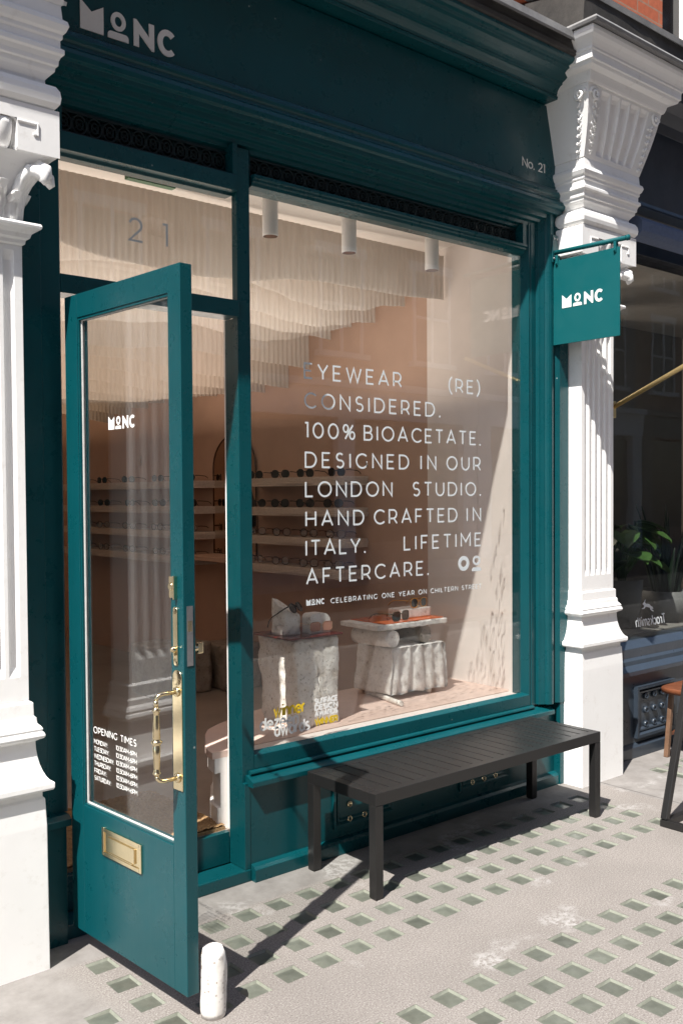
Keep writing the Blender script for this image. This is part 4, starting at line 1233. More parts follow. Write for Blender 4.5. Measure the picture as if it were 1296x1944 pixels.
m = MB(); m.box(SX - .0033, SX + .0033, -.392, .0 - .006, 2.252, 2.673); bd = m.build('sign_board', 'teal_flat', sg, .001)
FS = Face((SX - .0033, 0, 0), (0, -1, 0), (0, 0, 1), (-1, 0, 0))
m = MB(); logo(m, FS, .061, .300, 2.430, .0003, .0012); m.build('lettering', 'white_vinyl', bd)

# ================================================================== BENCH
bn = thing('bench', 'black slatted metal bench in front of the shop window', 'bench', (1.15, -.22, 0))
bx0, bx1, by0, by1, bz = .452, 1.862, -.432, -.028, .398
LW = .038
for x in (bx0, bx1 - LW):
    for y in (by0, by1 - LW):
        m = MB(); m.box(x, x + LW, y, y + LW, .003, bz - .047); lg = m.build('leg', 'black', bn, .002)
        m = MB(); m.box(x + .004, x + LW - .004, y + .004, y + LW - .004, 0.0, .0029); m.build('foot', 'black', lg)
m = MB()
m.box(bx0, bx1, by0, by0 + LW, bz - .0465, bz); m.box(bx0, bx1, by1 - LW, by1, bz - .0465, bz)
m.box(bx0, bx0 + LW, by0 + LW + .0002, by1 - LW - .0002, bz - .0465, bz - .0002); m.box(bx1 - LW, bx1, by0 + LW + .0002, by1 - LW - .0002, bz - .0465, bz - .0002)
m.build('seat_frame', 'black', bn, .0022)
ns = 20; x = bx0 + LW; sw = (bx1 - bx0 - 2 * LW) / ns
for i in range(ns):
    m = MB(); m.box(x + i * sw + .0036, x + (i + 1) * sw - .0036, by0 + LW + .0003, by1 - LW - .0003, bz - .020, bz - .0012 + random.uniform(-.0006, .0004)); m.build('slat', 'black', bn, .002)

# ================================================================== DOORSTOP
m = MB(); rings = []
for i in range(13):
    z = i / 12 * .196; ring = []
    for k in range(28):
        a = 2 * math.pi * k / 28
        r_ = .0375 + .0018 * noise.noise((math.cos(a) * 3, math.sin(a) * 3, z * 30)) - (.003 if i == 0 else 0) - (.004 if i == 12 else 0)
        # a chip out of the top edge
        if i >= 10 and math.cos(a - 5.3) > .55: r_ -= .012 * (math.cos(a - 5.3) - .55) * (i - 9) / 1.5
        ring.append((r_ * math.cos(a), r_ * math.sin(a), z - (.006 * max(0, math.cos(a - 5.3)) if i == 12 else 0)))
    rings.append(ring)
m.loft(rings, True)
ds = m.build('stone_doorstop', 'terrazzo_chips'); ds.location = (-.422, -.690, 0)
ds.rotation_euler = (R(1.0), R(1.5), 0.3)
tag(ds, 'upright terrazzo stone cylinder standing against the foot of the open door', 'doorstop')

# ================================================================== SHOP INTERIOR OBJECTS
# display platform with a rounded end
PZ = .48
def plat(off):
    c = Vector((.85, .40))
    pts = [(.146, .192), (.160, .25), (.182, .30), (.235, .383), (.285, .465), (.343, .533), (.425, .585), (.521, .628), (.66, .685), (.85, .74), (1.2, .78), (1.984, .80)]
    out = []
    for k, p in enumerate(pts):
        p = Vector(p); d = c - p; d.normalize()
        q = p + d * off
        out.append((q.x, .192 if k == 0 else q.y))
    return [(1.984, .192)] + out
dpf = thing('display_platform', 'low window platform with pale pink top and white curved end by the door', 'platform', (.9, .4, FZ))
m = MB(); m.ex_z(plat(0), PZ - .026, PZ); m.build('platform_top', 'pink_top', dpf, .003)
m = MB(); m.ex_z(plat(.012), PZ - .085, PZ - .0262); m.ex_z(plat(.040), FZ + .085, PZ - .0852); m.ex_z(plat(.024), FZ, FZ + .0848); m.build('platform_base', 'white_paint', dpf, .003)
# door mat
m = MB(); vs = []; fs = []
nx_, ny_ = 66, 60
for j in range(ny_ + 1):
    for i in range(nx_ + 1):
        x = -.5 + .69 * i / nx_; y = .170 + .60 * j / ny_
        vs.append((x, y, FZ + .020 + .006 * noise.noise((x * 160, y * 160, 0)) + .004 * random.random()))
for j in range(ny_):
    for i in range(nx_):
        a = j * (nx_ + 1) + i; fs.append((a, a + 1, a + nx_ + 2, a + nx_ + 1))
m.add(vs, fs)
m.box(-.5, .19, .170, .77, FZ + .0005, FZ + .014)
tag(m.build('door_mat', 'coir'), 'brown coir doormat just inside the open door', 'doormat')

def rough_box(name, mat, x0, x1, y0, y1, z0, z1, n=14, amp=.006, sc=9, flute=None, skew=(0, 0, 0, 0), seed=0, rnd=.012):
    bm = bmesh.new()
    bmesh.ops.create_cube(bm, size=2.0)
    bmesh.ops.subdivide_edges(bm, edges=bm.edges[:], cuts=n, use_grid_fill=True)
    hx, hy, hz = (x1 - x0) / 2, (y1 - y0) / 2, (z1 - z0) / 2
    for v in bm.verts:
        p = v.co.copy()
        q = Vector((p.x * hx, p.y * hy, p.z * hz))
        core = Vector((max(-hx + rnd, min(hx - rnd, q.x)), max(-hy + rnd, min(hy - rnd, q.y)), max(-hz + rnd, min(hz - rnd, q.z))))
        d = q - core
        if d.length > rnd: d = d.normalized() * rnd
        q = core + d
        t = (p.z + 1) / 2
        q.x += skew[0] * (1 - t) * (1 if p.x < 0 else 0) + skew[1] * (1 - t) * (1 if p.x > 0 else 0)
        dirn = Vector((p.x if abs(p.x) > .99 else 0, p.y if abs(p.y) > .99 else 0, p.z if abs(p.z) > .99 else 0))
        dirn = dirn.normalized() if dirn.length else Vector((0, 0, 0))
        nz = noise.noise((q.x * sc + seed, q.y * sc, q.z * sc)) + .5 * noise.noise((q.x * sc * 3 + seed, q.y * sc * 3, q.z * sc * 3))
        q += dirn * amp * nz
        if flute and p.y < -.99:
            q.y += flute[1] * abs(math.sin(p.x * flute[0] * math.pi / 2))
        v.co = q + Vector(((x0 + x1) / 2, (y0 + y1) / 2, (z0 + z1) / 2))
    for f in bm.faces: f.smooth = True
    me = bpy.data.meshes.new(name); bm.to_mesh(me); bm.free()
    me.materials.append(M[mat])
    o = bpy.data.objects.new(name, me); COL.objects.link(o)
    return o
def rough_cyl(name, mat, p0, p1, r, seed=0, amp=.003):
    m = MB(); p0, p1 = Vector(p0), Vector(p1); N = 10
    ax = (p1 - p0).normalized(); u = ax.cross(Vector((0, 0, 1)) if abs(ax.z) < .9 else Vector((1, 0, 0))).normalized(); v = ax.cross(u)
    rings = []
    for i in range(N + 1):
        c = p0.lerp(p1, i / N); ring = []
        for k in range(30):
            a = 2 * math.pi * k / 30
            d = u * math.cos(a) + v * math.sin(a)
            rr = r * (.95 if i in (0, N) else 1) + amp * noise.noise((c + d * r) * 25 + Vector((seed, 0, 0)))
            ring.append(c + d * rr)
        rings.append(ring)
    m.loft(rings, True); return m.build(name, mat)

PT = .44 + .0005
before_left = set(COL.objects)
o = rough_box('stone_block', 'travertine', .712, .965, .385, .665, PT, .833, 24, .013, 11, None, (.03, 0, 0, 0), 3)
tag(o, 'tall rough travertine block under the dark red plate, left in the window', 'stone block')
m = MB(); m.box(.664, .972, .366, .645, .8385, .8455)
o = m.build('acrylic_plate', 'red_acrylic', None, .002); tag(o, 'dark red acrylic plate on top of the tall travertine block', 'plate')
m = MB(); rings = []
for i in range(14):
    t = i / 13; ring = []
    for k in range(34):
        a = 2 * math.pi * k / 34
        r_ = .064 * (1 - .06 * t) + .006 * noise.noise((math.cos(a) * 2, math.sin(a) * 2, t * 3 + 5)) + .002 * noise.noise((math.cos(a) * 9, math.sin(a) * 9, t * 14))
        x, y = r_ * math.cos(a), r_ * math.sin(a)
        u = .76 * x - .65 * y
        z = t * (.112 - .52 * u + (.014 if u < -.03 else 0) + .010 * noise.noise((x * 50, y * 50, 2)))
        ring.append((.760 + x, .508 + y, .8462 + z))
    rings.append(ring)
m.loft(rings, True); o = m.build('stone_chunk', 'travertine'); tag(o, 'round stone chunk with a slanted broken top on the dark red plate', 'stone')
m = MB()
pf = [(-.056, 0), (.056, 0), (.058, .05)] + [(.058 - .045 + .045 * math.cos(R(a)), .050 + .038 * math.sin(R(a))) for a in range(0, 91, 15)] + [(-.036 + .020 * math.cos(R(a)), .068 + .020 * math.sin(R(a))) for a in range(90, 181, 15)]
m.ex_y([(.888 + x, .8462 + z) for x, z in pf], .425, .485); o = m.build('stone_chunk', 'terrazzo', None, .004, 3); tag(o, 'small white arched stone holding pink glasses on the dark red plate', 'stone')
o = rough_cyl('stone_roller', 'travertine', (1.50, .80, PT + .013), (1.412, .425, PT + .013), .0125, 2, .001); tag(o, 'thin stone rod sticking out from under the fluted stone block', 'stone rod')
o = rough_cyl('stone_roller', 'travertine', (1.75, .80, PT + .013), (1.74, .56, PT + .013), .0125, 4, .001); tag(o, 'thin stone rod under the far end of the fluted block, mostly hidden', 'stone rod')
o = rough_box('stone_block', 'terrazzo', 1.470, 1.832, .530, .815, PT + .026, .700, 28, .008, 12, (5.0, .022), (-.03, .02, 0, 0), 9)
tag(o, 'low speckled stone block with fluted face, right in the window', 'stone block')
o = rough_cyl('stone_cylinder', 'terrazzo', (1.478, .55, .702 + .045), (1.455, .80, .702 + .045), .045, 6); tag(o, 'left of the two stone cylinders lying on the fluted block', 'stone cylinder')
o = rough_cyl('stone_cylinder', 'old_concrete', (1.715, .56, .702 + .044), (1.69, .80, .702 + .044), .0435, 8); tag(o, 'right of the two stone cylinders lying on the fluted block', 'stone cylinder')
o = rough_box('stone_slab', 'terrazzo', 1.375, 1.858, .535, .84, .7935, .8205, 22, .004, 16, (9, .014), (0, 0, 0, 0), 12, .006)
tag(o, 'thin speckled stone slab with wavy front edge resting on two cylinders', 'stone slab')
m = MB(); m.box(1.425, 1.838, .556, .815, .8228, .8266); o = m.build('acrylic_plate', 'orange_acrylic', None, .001); tag(o, 'orange acrylic plate lying on the thin stone slab', 'plate')
o = rough_box('stone_block', 'terrazzo', 1.600, 1.815, .62, .72, .827, .876, 14, .002, 14, (6, .006), (0, 0, 0, 0), 14, .005); tag(o, 'small white ribbed stone block on the orange plate', 'stone block')
for o in [o for o in COL.objects if o not in before_left]:
    # the left group stands a little nearer the door than the right group
    o.location = (-.100, -.128, .040) if sum(v.co.x for v in o.data.vertices) / len(o.data.vertices) < 1.15 else (-.127, -.134, .040)
# floor stones at the back
o = rough_box('stone_block', 'old_concrete', 1.20, 1.62, 2.50, 2.85, FZ, FZ + .34, 14, .012, 7, None, (0, 0, 0, 0), 21); tag(o, 'rough concrete block on the shop floor, nearer the door edge', 'stone block')
o = rough_box('stone_block', 'old_concrete', 1.68, 1.97, 2.40, 2.75, FZ, FZ + .31, 14, .014, 7, None, (0, 0, 0, 0), 27); tag(o, 'dark broken concrete block on the shop floor against the side wall', 'stone block')

# glasses -----------------------------------------------------------------
def make_glasses(name, label, frame, lens, shape='round', group=None, wire=False, cat='glasses'):
    """front at local y=0 facing -y, temples run to +y; width 0.14"""
    t = thing(name, label, cat, (0, 0, 0), group)
    f = MB(); r = .0024 if not wire else .0010
    rx, rz = (.0245, .0225) if shape == 'round' else (.027, .0205)
    pw = 2.2 if shape == 'round' else 3.4
    def lens_pts(cx, k=1.0, n=22):
        out = []
        for i in range(n):
            a = 2 * math.pi * i / n; c_, s_ = math.cos(a), math.sin(a)
            out.append((cx + k * rx * math.copysign(abs(c_) ** (2 / pw), c_), k * rz * math.copysign(abs(s_) ** (2 / pw), s_)))
        return out
    zc = .0235
    for sx in (-1, 1):
        cx = sx * .0335
        f.tube([(x, .0 + .35 * abs(x) ** 2 * 3, zc + z) for x, z in lens_pts(cx)], r, 6, True)
        pts = [(sx * .0605, .006, zc + .012), (sx * .067, .010, zc + .012), (sx * .069, .03, zc + .012), (sx * .069, .095, zc + .008), (sx * .068, .118, zc - .001), (sx * .066, .138, zc - .020)]
        f.tube(pts, [r, r * 1.3, r * 1.2, r, r * .9, r * .9], 6)
    f.tube([(-.010, .001, zc + .005), (-.004, -.001, zc + .009), (.004, -.001, zc + .009), (.010, .001, zc + .005)], r, 6)
    f.build('frame', frame, t)
    for sx in (-1, 1):
        l = MB(); cx = sx * .0335
        p = lens_pts(cx, .97)
        l.prism(p, lambda q, d: (q[0], d + .35 * abs(q[0]) ** 2 * 3, zc + q[1]), .0, .0016)
        l.build('lens', lens, t)
    return t
def put(o, x, y, z, rz, rx=0.0, sc=1.0, ry=0.0):
    o.location = (x, y, z); o.rotation_euler = (rx, ry, rz); o.scale = (sc, sc, sc)
gl1 = make_glasses('sunglasses', 'black round sunglasses leaning over the slanted stone chunk', 'frame_black', 'lens_dark'); put(gl1, .690, .327, .985, R(28), R(-30), 1.0)
gl2 = make_glasses('glasses', 'pale pink wire glasses on the small arched stone', 'frame_gold', 'lens_pink', 'square', None, True); put(gl2, .788, .287, .893, R(-4), 0, 1.0)
gl3 = make_glasses('sunglasses', 'bottle green sunglasses on the orange plate', 'frame_green', 'lens_dark', 'square'); put(gl3, 1.433, .446, .867, R(9), 0, 1.1)
gl4 = make_glasses('sunglasses', 'amber sunglasses on top of the small white ribbed block', 'frame_amber', 'lens_dark'); put(gl4, 1.608, .494, .9165, R(5), 0, 1.1)

# wall shelves with glasses ------------------------------------------------
SHZ = [1.615, 1.425, 1.238, 1.050]
sun_p = None; clr_p = None
ordn = ['top', 'second', 'third', 'lowest']
place = ['first from street', 'second from street', 'third from street', 'fourth from street', 'fifth from street']
for (ya, yb, nm) in ((1.30, 2.42, 'near'), (2.98, 5.3, 'far')):
    for k, z in enumerate(SHZ):
        m = MB(); n = int((yb - ya) / .035)
        # layered plates with slightly uneven ends
        for q in range(4):
            z1 = z - q * .0135; z0_ = z1 - .0125
            poly_ = []
            y = ya
            poly_.append((1.984, ya + .004 * ((q * 7 + k) % 3)))
            poly_.append((1.79 + .005 * ((q * 5 + k) % 3), ya + .004 * ((q * 7 + k) % 3)))
            for i in range(1, n):
                yy = ya + (yb - ya) * i / n
                poly_.append((1.775 + .010 * math.sin(yy * 5.5 + k) + .003 * ((i * 3 + q) % 2) + (.012 if q == 3 and (i // 9) % 2 else 0), yy))
            poly_.append((1.79, yb)); poly_.append((1.984, yb))
            m.ex_z(poly_, z0_, z1)
        o = m.build('wall_shelf', 'shelf')
        tag(o, f'{ordn[k]} layered pale shelf on the side wall, {"seen through the window" if nm == "near" else "seen through the door"}', 'shelf', 'layered wall shelves')
        cnt = 4 if nm == 'near' else 5
        for c in range(cnt):
            y = ya + .14 + (yb - ya - .3) * c / (cnt - 1) * (1 if nm == 'near' else .92) + random.uniform(-.02, .02)
            if k < 2:
                if sun_p is None:
                    sun_p = make_glasses('sunglasses', '', 'frame_black', 'lens_dark'); g_ = sun_p
                else: g_ = copy_tree(sun_p)
                ty = 'black sunglasses'
            else:
                if clr_p is None:
                    clr_p = make_glasses('glasses', '', 'frame_brown', 'lens_clear', 'round'); g_ = clr_p
                else: g_ = copy_tree(clr_p)
                ty = 'thin framed glasses'
            put(g_, 1.835, y, z + .0005, R(-72 + random.uniform(-14, 10)), 0, 1.12)
            g_['label'] = f'{ty} on the {ordn[k]} shelf behind the {"window" if nm == "near" else "door"}, {place[c]}'
            g_['category'] = 'glasses'; g_['group'] = 'glasses on the wall shelves'
# arched mirror and oval mirror, vanity ledge
m = MB()
mir = [(1.9835 - 0, 2.50 + .36 - .36 * math.cos(R(a)), 1.62 + .30 * math.sin(R(a))) for a in range(0, 181, 10)]
ring = [(p[1], p[2]) for p in mir] + [(3.0 + .22, 1.10), (2.50, 1.10)]
ring = [(2.46 + .27 - .27 * math.cos(R(a)), 1.70 + .24 * math.sin(R(a))) for a in range(0, 181, 10)] + [(3.0, 1.08), (2.46, 1.08)]
m.prism(ring, lambda p, d: (d, p[0], p[1]), 1.974, 1.9838); mo = thing('arched_mirror', 'tall arched mirror on the side wall behind the open door', 'mirror', (1.98, 2.73, 1.08))
m.build('mirror_glass', 'mirror', mo)
m = MB(); m.tube([(1.974, p[0], p[1]) for p in ring], .006, 6, True); m.build('mirror_rim', 'frame_brown', mo)
m = MB(); el_ = [(2.66 + .15 * math.cos(R(a)), 1.35 + .26 * math.sin(R(a))) for a in range(0, 360, 12)]
m.prism(el_, lambda p, d: (d, p[0], p[1]), 1.945, 1.955); mo = thing('oval_mirror', 'small oval table mirror standing on the ledge before the arched mirror', 'mirror', (1.95, 2.66, 1.08))
m.build('mirror_glass', 'mirror', mo)
m = MB(); m.tube([(1.950, p[0], p[1]) for p in el_], .007, 6, True); m.build('mirror_rim', 'frame_brown', mo)
m = MB(); m.box(1.70, 1.984, 2.45, 2.96, 1.045, 1.078); o = m.build('wall_ledge', 'dimmed_terracotta_wall', None, .004); tag(o, 'terracotta ledge under the arched mirror', 'ledge')
# wall sockets
for i, (y, z) in enumerate(((3.35, 1.80), (4.15, 1.80))):
    m = MB(); m.box(1.976, 1.9845, y - .04, y + .04, z - .04, z + .04); m.box(1.972, 1.9758, y - .012, y + .012, z - .012, z + .012)
    tag(m.build('wall_switch', 'socket', None, .002), ['switch plate on the side wall above the top shelf, nearer the mirror', 'switch plate on the side wall above the top shelf, deeper in the shop'][i], 'switch')

# pleated ceiling baffles ----------------------------------------------------
ctrl = {
 .69: [(-.93, 2.60), (-.5, 2.56), (0, 2.50), (.4, 2.495), (.68, 2.512), (1.01, 2.559), (1.14, 2.570), (1.40, 2.565), (1.66, 2.560), (1.97, 2.573)],
 .99: [(-.93, 2.47), (-.4, 2.50), (.2, 2.58), (.6, 2.62), (.90, 2.582), (1.04, 2.558), (1.20, 2.518), (1.39, 2.495), (1.62, 2.519), (1.82, 2.570), (1.97, 2.584)],
 1.21: [(-.93, 2.40), (-.3, 2.42), (.3, 2.53), (.7, 2.56), (1.06, 2.488), (1.31, 2.455), (1.48, 2.447), (1.66, 2.476), (1.84, 2.513), (1.97, 2.527)],
 1.40: [(-.93, 2.42), (-.2, 2.40), (.4, 2.46), (.8, 2.50), (1.19, 2.459), (1.40, 2.440), (1.57, 2.449), (1.75, 2.484), (1.97, 2.53)],
 1.60: [(-.93, 2.45), (-.1, 2.36), (.5, 2.42), (.9, 2.46), (1.33, 2.423), (1.43, 2.421), (1.60, 2.442), (1.82, 2.49), (1.97, 2.48)],
 1.85: [(-.93, 2.40), (0, 2.30), (.6, 2.33), (1.0, 2.37), (1.5, 2.347), (1.73, 2.334), (1.97, 2.322)],
}
yb_ = 2.10
while yb_ < 4.6:
    ph = yb_ * 2.1
    ctrl[round(yb_, 2)] = [(-.93 + .58 * i, 2.27 - .05 * (yb_ - 2.1) + .055 * math.sin(ph + i * 1.3)) for i in range(6)]
    yb_ += .27
def interp(pts, x):
    for i in range(len(pts) - 1):
        if x <= pts[i + 1][0] or i == len(pts) - 2:
            (xa, za), (xb, zb2) = pts[i], pts[i + 1]
            t = max(0, min(1, (x - xa) / (xb - xa)))
            t = t * t * (3 - 2 * t)
            return za + (zb2 - za) * t
ORD = ['front', 'second', 'third', 'fourth', 'fifth', 'sixth', 'seventh', 'eighth', 'ninth', 'tenth', 'eleventh', 'twelfth', 'thirteenth', 'fourteenth', 'fifteenth', 'sixteenth']
for bi, (y, pts) in enumerate(sorted(ctrl.items())):
    x0, x1 = -.93, 1.972; BT = 2.825
    n = 430; rows = []
    m = MB()
    TPs = .006
    cols = []
    for i in range(n + 1):
        x = x0 + (x1 - x0) * i / n
        zb2 = interp(pts, x)
        ph = 2 * math.pi * (x / .034) + .7 * math.sin(x * 3 + bi)
        amp = .0036
        yy = y + amp * math.sin(ph) + .035 * math.sin(x * 2.2 + bi)
        cols.append([(x, yy, BT + .012 * math.sin(x * 2.3 + bi)), (x, yy + .004 * math.sin(x * 7), (CZ + zb2) / 2), (x, yy, zb2 + .0015 * math.sin(ph)), (x, yy + .003, zb2 + .0015 * math.sin(ph)), (x, yy + .003, BT + .012 * math.sin(x * 2.3 + bi))])
    vs = [p for c in cols for p in c]; fs = []
    for i in range(n):
        for k in range(5):
            a = i * 5 + k; b_ = i * 5 + (k + 1) % 5
            fs.append((a, b_, b_ + 5, a + 5))
    m.add(vs, fs, True)
    o = m.build('ceiling_baffle', 'fabric')
    tag(o, f'cream pleated fabric baffle with wavy hem hung from the ceiling, {ORD[bi]} from the window', 'fabric baffle', 'pleated ceiling baffles')

# track lights --------------------------------------------------------------
m = MB(); m.box(.20, 1.85, .318, .352, CZ - .018, CZ - .0005); m.box(.20, 1.85, .331, .339, CZ - .0195, CZ - .0181)
tag(m.build('light_track', 'white_paint'), 'white lighting track on the ceiling just behind the window', 'light track')
LBL = ['white tube spotlight at the left end of the ceiling track', 'white tube spotlight in the middle of the ceiling track', 'white tube spotlight at the right end of the ceiling track']
for i, x in enumerate((.558, 1.005, 1.548)):
    t = thing('track_spotlight', LBL[i], 'spotlight', (x, .335, CZ - .02), 'ceiling track spotlights')
    zt_ = CZ - .02
    m = MB(); m.box(x - .048, x + .048, .318, .352, zt_ - .022, zt_ - .0003); m.lathe([(.012, -.045), (.012, -.022)], (x - .018, .335, zt_), 'z', 12); m.build('adapter', 'white_paint', t, .003)
    m = MB(); m.lathe([(.031, -.225), (.034, -.222), (.034, -.047), (.030, -.045), (.001, -.045)], (x, .335, zt_), 'z', 24); m.build('barrel', 'white_paint', t)
    m = MB(); m.lathe([(.0305, -.2255), (.027, -.2255), (.024, -.205), (.001, -.20)], (x, .335, zt_), 'z', 24); m.build('bulb_well', 'frame_brown', t)
# emergency sign box, seen as a green edge in the fanlight
m = MB(); m.box(-.215, -.02, .142, .172, 2.655, 2.70); tag(m.build('exit_box', 'exit_green'), 'thin green box at the top of the fanlight over the door', 'exit sign')

# warm fill lights added unseen below the baffles to brighten the shop
# (uplights: broad, soft, aimed at the ceiling and the fabric rows)
for (x, y, e, lx, ly, lc) in ((.5, .95, 8.0, 2.4, .8, (1.0, .87, .76)), (.5, 2.5, 6.5, 2.4, 1.6, (1.0, .76, .58)), (.5, 4.8, 5.0, 2.4, 2.0, (1.0, .66, .42))):
    l = bpy.data.lights.new('fill_uplight', 'AREA'); l.energy = e; l.color = lc; l.shape = 'RECTANGLE'; l.size = lx; l.size_y = ly
    lo = bpy.data.objects.new('fill_uplight', l); COL.objects.link(lo); lo.location = (x, y, 1.95); lo.rotation_euler = (R(180), 0, 0)

# ================================================================== NEIGHBOUR SHOP (right)
nb = thing('neighbour_shopfront', 'dark navy shopfront beyond the right pillar with a big dim window', 'shopfront', (4.0, .03, 0))
N0, N1 = 2.49, 6.2
m = MB(); m.ex_x([(.012, 0), (.012, .060), (.022, .074), (.034, .080), (.034, .47), (.2, .47), (.2, 0)], N0, N1); ns_ = m.build('stall_riser', 'navy', nb, .002)
for x0 in (2.862, 3.52, 4.2):
    pn = frame_panel(ns_, x0, x0 + .40, .108, .402, .034, 'navy', 'panel_moulding', .034, .026)
    for i in range(3):
        for j in range(3):
            m = MB(); m.lathe([(.020, 0), (.020, -.010), (.016, -.015), (.012, -.015), (.010, -.009), (.0001, -.009)], (x0 + .115 + i * .085, .034, .172 + j * .082), 'y', 14)
            m.build('stud', 'navy', ns_)
m = MB(); m.ex_x([(.010, .4705), (.010, .495), (.036, .525), (.04, .548), (.058, .560), (.058, .612), (.095, .652), (.2, .652), (.2, .4705)], N0, N1); m.build('sill', 'navy', nb, .002)
m = MB(); m.box(N0, 2.60, .03, .2, .6525, 3.0); m.box(4.5, 4.62, .03, .2, .6525, 3.0); m.box(6.1, 6.2, .03, .2, .6525, 3.0); m.build('window_frame', 'navy_dark', nb, .003)
m = MB(); m.box(2.6, 6.1, .112, .118, .6525, 2.86); npn = m.build('window_pane', 'glass_dark', nb)
m = MB(); m.box(2.6, 6.1, .06, .2, 2.8605, 3.0); m.build('head_rail', 'navy_dark', nb, .003)
m = MB(); m.ex_x([(.2, 3.0005), (.03, 3.0005), (.02, 3.03), (-.01, 3.05), (-.02, 3.09), (-.005, 3.11), (.0, 3.13), (.0, 3.55), (-.06, 3.57), (-.10, 3.62), (-.16, 3.66), (-.2, 3.74), (.2, 3.75)], N0, N1); m.build('fascia', 'navy_dark', nb, .002)
FN = Face((0, .112, 0), (-1, 0, 0), (0, 0, 1), (0, -1, 0))   # mirrored: the transfer reads from inside the shop
m = MB()
text(m, FN, 'Tracksmith'.replace('T', 'T'), -3.325, -3.005, .716, .062, .0085, slant=.22)
hare = [(0, .2), (.08, .34), (.2, .40), (.38, .58), (.55, .64), (.72, .66), (.82, .78), (.74, .98), (.80, .99), (.88, .80), (.98, .76), (1.04, .66), (.96, .58), (.86, .52), (.95, .36), (1.12, .34), (1.10, .27), (.88, .27), (.74, .42), (.52, .36), (.34, .30), (.26, .12), (.06, -.02), (-.06, -.04), (-.02, .03), (.10, .10), (.14, .24), (.06, .14)]
poly(m, FN, [(-3.185 + x * .11, .800 + y * .075) for x, y in hare], .0012)
text(m, FN, 'RUNNING CLUB'[:0] + 'O', -3.30, -3.29, .60, .0001, .00005) if False else None
m.build('lettering', 'silver_vinyl', npn)
# its room
m = MB(); m.box(2.55, 6.2, .2, 4.0, .30, .31); m.build('interior_floor', 'dark_in', nb)
m = MB(); m.box(2.55, 6.2, 4.0, 4.1, .3, 3.1); m.box(6.2, 6.3, .2, 4.1, .3, 3.1); m.build('interior_wall', 'dark_in', nb)
m = MB(); m.box(2.50, 2.60, .201, 4.1, .3, 3.1); m.build('interior_wall', 'brown_in', nb)
m = MB(); m.box(2.55, 6.3, .2, 4.1, 2.87, 2.95); m.build('interior_ceiling', 'grey_in', nb)
m = MB(); m.box(3.55, 3.80, 1.0, 1.35, .31, 2.869); m.box(3.53, 3.82, .98, 1.37, 2.60, 2.70); 
for k in range(14): m.lathe([(.018, 0), (.014, -.012), (.0001, -.015)], (3.6, .999, .6 + k * .14), 'y', 10)
m.build('interior_column', 'grey_in', nb, .004)
m = MB(); m.box(4.25, 5.9, 1.5, 1.6, .31, 2.869); m.build('interior_partition', 'dark_in', nb)
m = MB(); m.box(2.62, 3.1, 1.4, 1.45, .31, 1.9); m.build('display_board', 'brown_in', nb)
m = MB(); m.tube([(2.64, .16, 1.60), (2.64, .16, 1.70)], .010, 10); m.build('pull_handle', 'brass', nb)
for x in (3.2, 4.6):  # fill lights added to brighten the navy shop's room, no fixture there
    l = bpy.data.lights.new('fill_light', 'POINT'); l.energy = 20; l.color = (1, .86, .72); l.shadow_soft_size = .15
    lo = bpy.data.objects.new('fill_light', l); COL.objects.link(lo); lo.location = (x, 2.6 if x > 4 else 1.9, 2.3)
# awning box + arm
aw_ = thing('awning', 'rolled blue awning with a slim gold side arm over the navy shop', 'awning', (3.5, -.02, 2.9))
m = MB(); m.tube([(2.59, -.012, 1.967), (2.59, -.905, 2.352)], .0125, 14); m.build('awning_arm', 'gold_pole', aw_)
m = MB(); m.box(2.575, 2.605, -.02, .029, 1.91, 2.0); m.build('arm_bracket', 'gold_pole', aw_, .003)
m = MB(); m.ex_x([(-.12, 2.885), (-.14, 2.905), (-.14, 2.96), (-.11, 2.99), (-.031, 2.99), (-.031, 2.885)], 2.66, 6.0); m.build('awning_box', 'canvas', aw_, .006)
# plants
def broad_plant(name, label, x, y, z, h, n, mat, size, seed):
    rnd = random.Random(seed)
    t = thing(name, label, 'plant', (x, y, z))
    m = MB(); l = MB()
    for i in range(n):
        a = rnd.uniform(0, 6.28); hh = h * rnd.uniform(.45, 1.0); out = rnd.uniform(.05, .22)
        tip = Vector((x + out * math.cos(a), y + out * math.sin(a) * .6, z + hh))
        m.tube([(x, y, z), (x + out * .3 * math.cos(a), y + out * .3 * math.sin(a) * .6, z + hh * .6), tip], .004, 5)
        s_ = size * rnd.uniform(.7, 1.2); d = Vector((math.cos(a), math.sin(a), rnd.uniform(-.4, .3))).normalized(); sd = d.cross(Vector((0, 0, 1))).normalized(); nn = sd.cross(d)
        rows = []
        for q in range(7):
            u = q / 6; wd = s_ * .42 * math.sin(math.pi * (u * .9 + .06)) ** .8
            c = tip + d * s_ * u - nn * (-.12) * s_ * u * u * 2 * -1 - Vector((0, 0, .25 * s_ * u * u))
            rows.append([c + sd * wd * v + nn * (.10 * s_ * abs(v)) for v in (-1, -.5, 0, .5, 1)])
        vs = [p for r_ in rows for p in r_]; fs = []
        for q in range(6):
            for v in range(4): fs.append((q * 5 + v, q * 5 + v + 1, (q + 1) * 5 + v + 1, (q + 1) * 5 + v))
        l.add(vs, fs, True)
    m.build('stem', mat, t); l.build('foliage', mat, t)
    return t
p1 = broad_plant('potted_plant', 'broad leaved green plant behind the navy shop window by the pillar', 3.33, .42, .86, .46, 30, 'leaf', .19, 5)
m = MB(); m.lathe([(.10, 0), (.13, .30), (.12, .30), (.10, .28), (.001, .28)], (3.33, .42, .66), 'z', 24); m.build('pot', 'pot', p1)
p2 = thing('potted_plant', 'tall sword leaved plant in a grey pot behind the navy window', 'plant', (3.84, .42, .66))
m = MB(); rnd = random.Random(11)
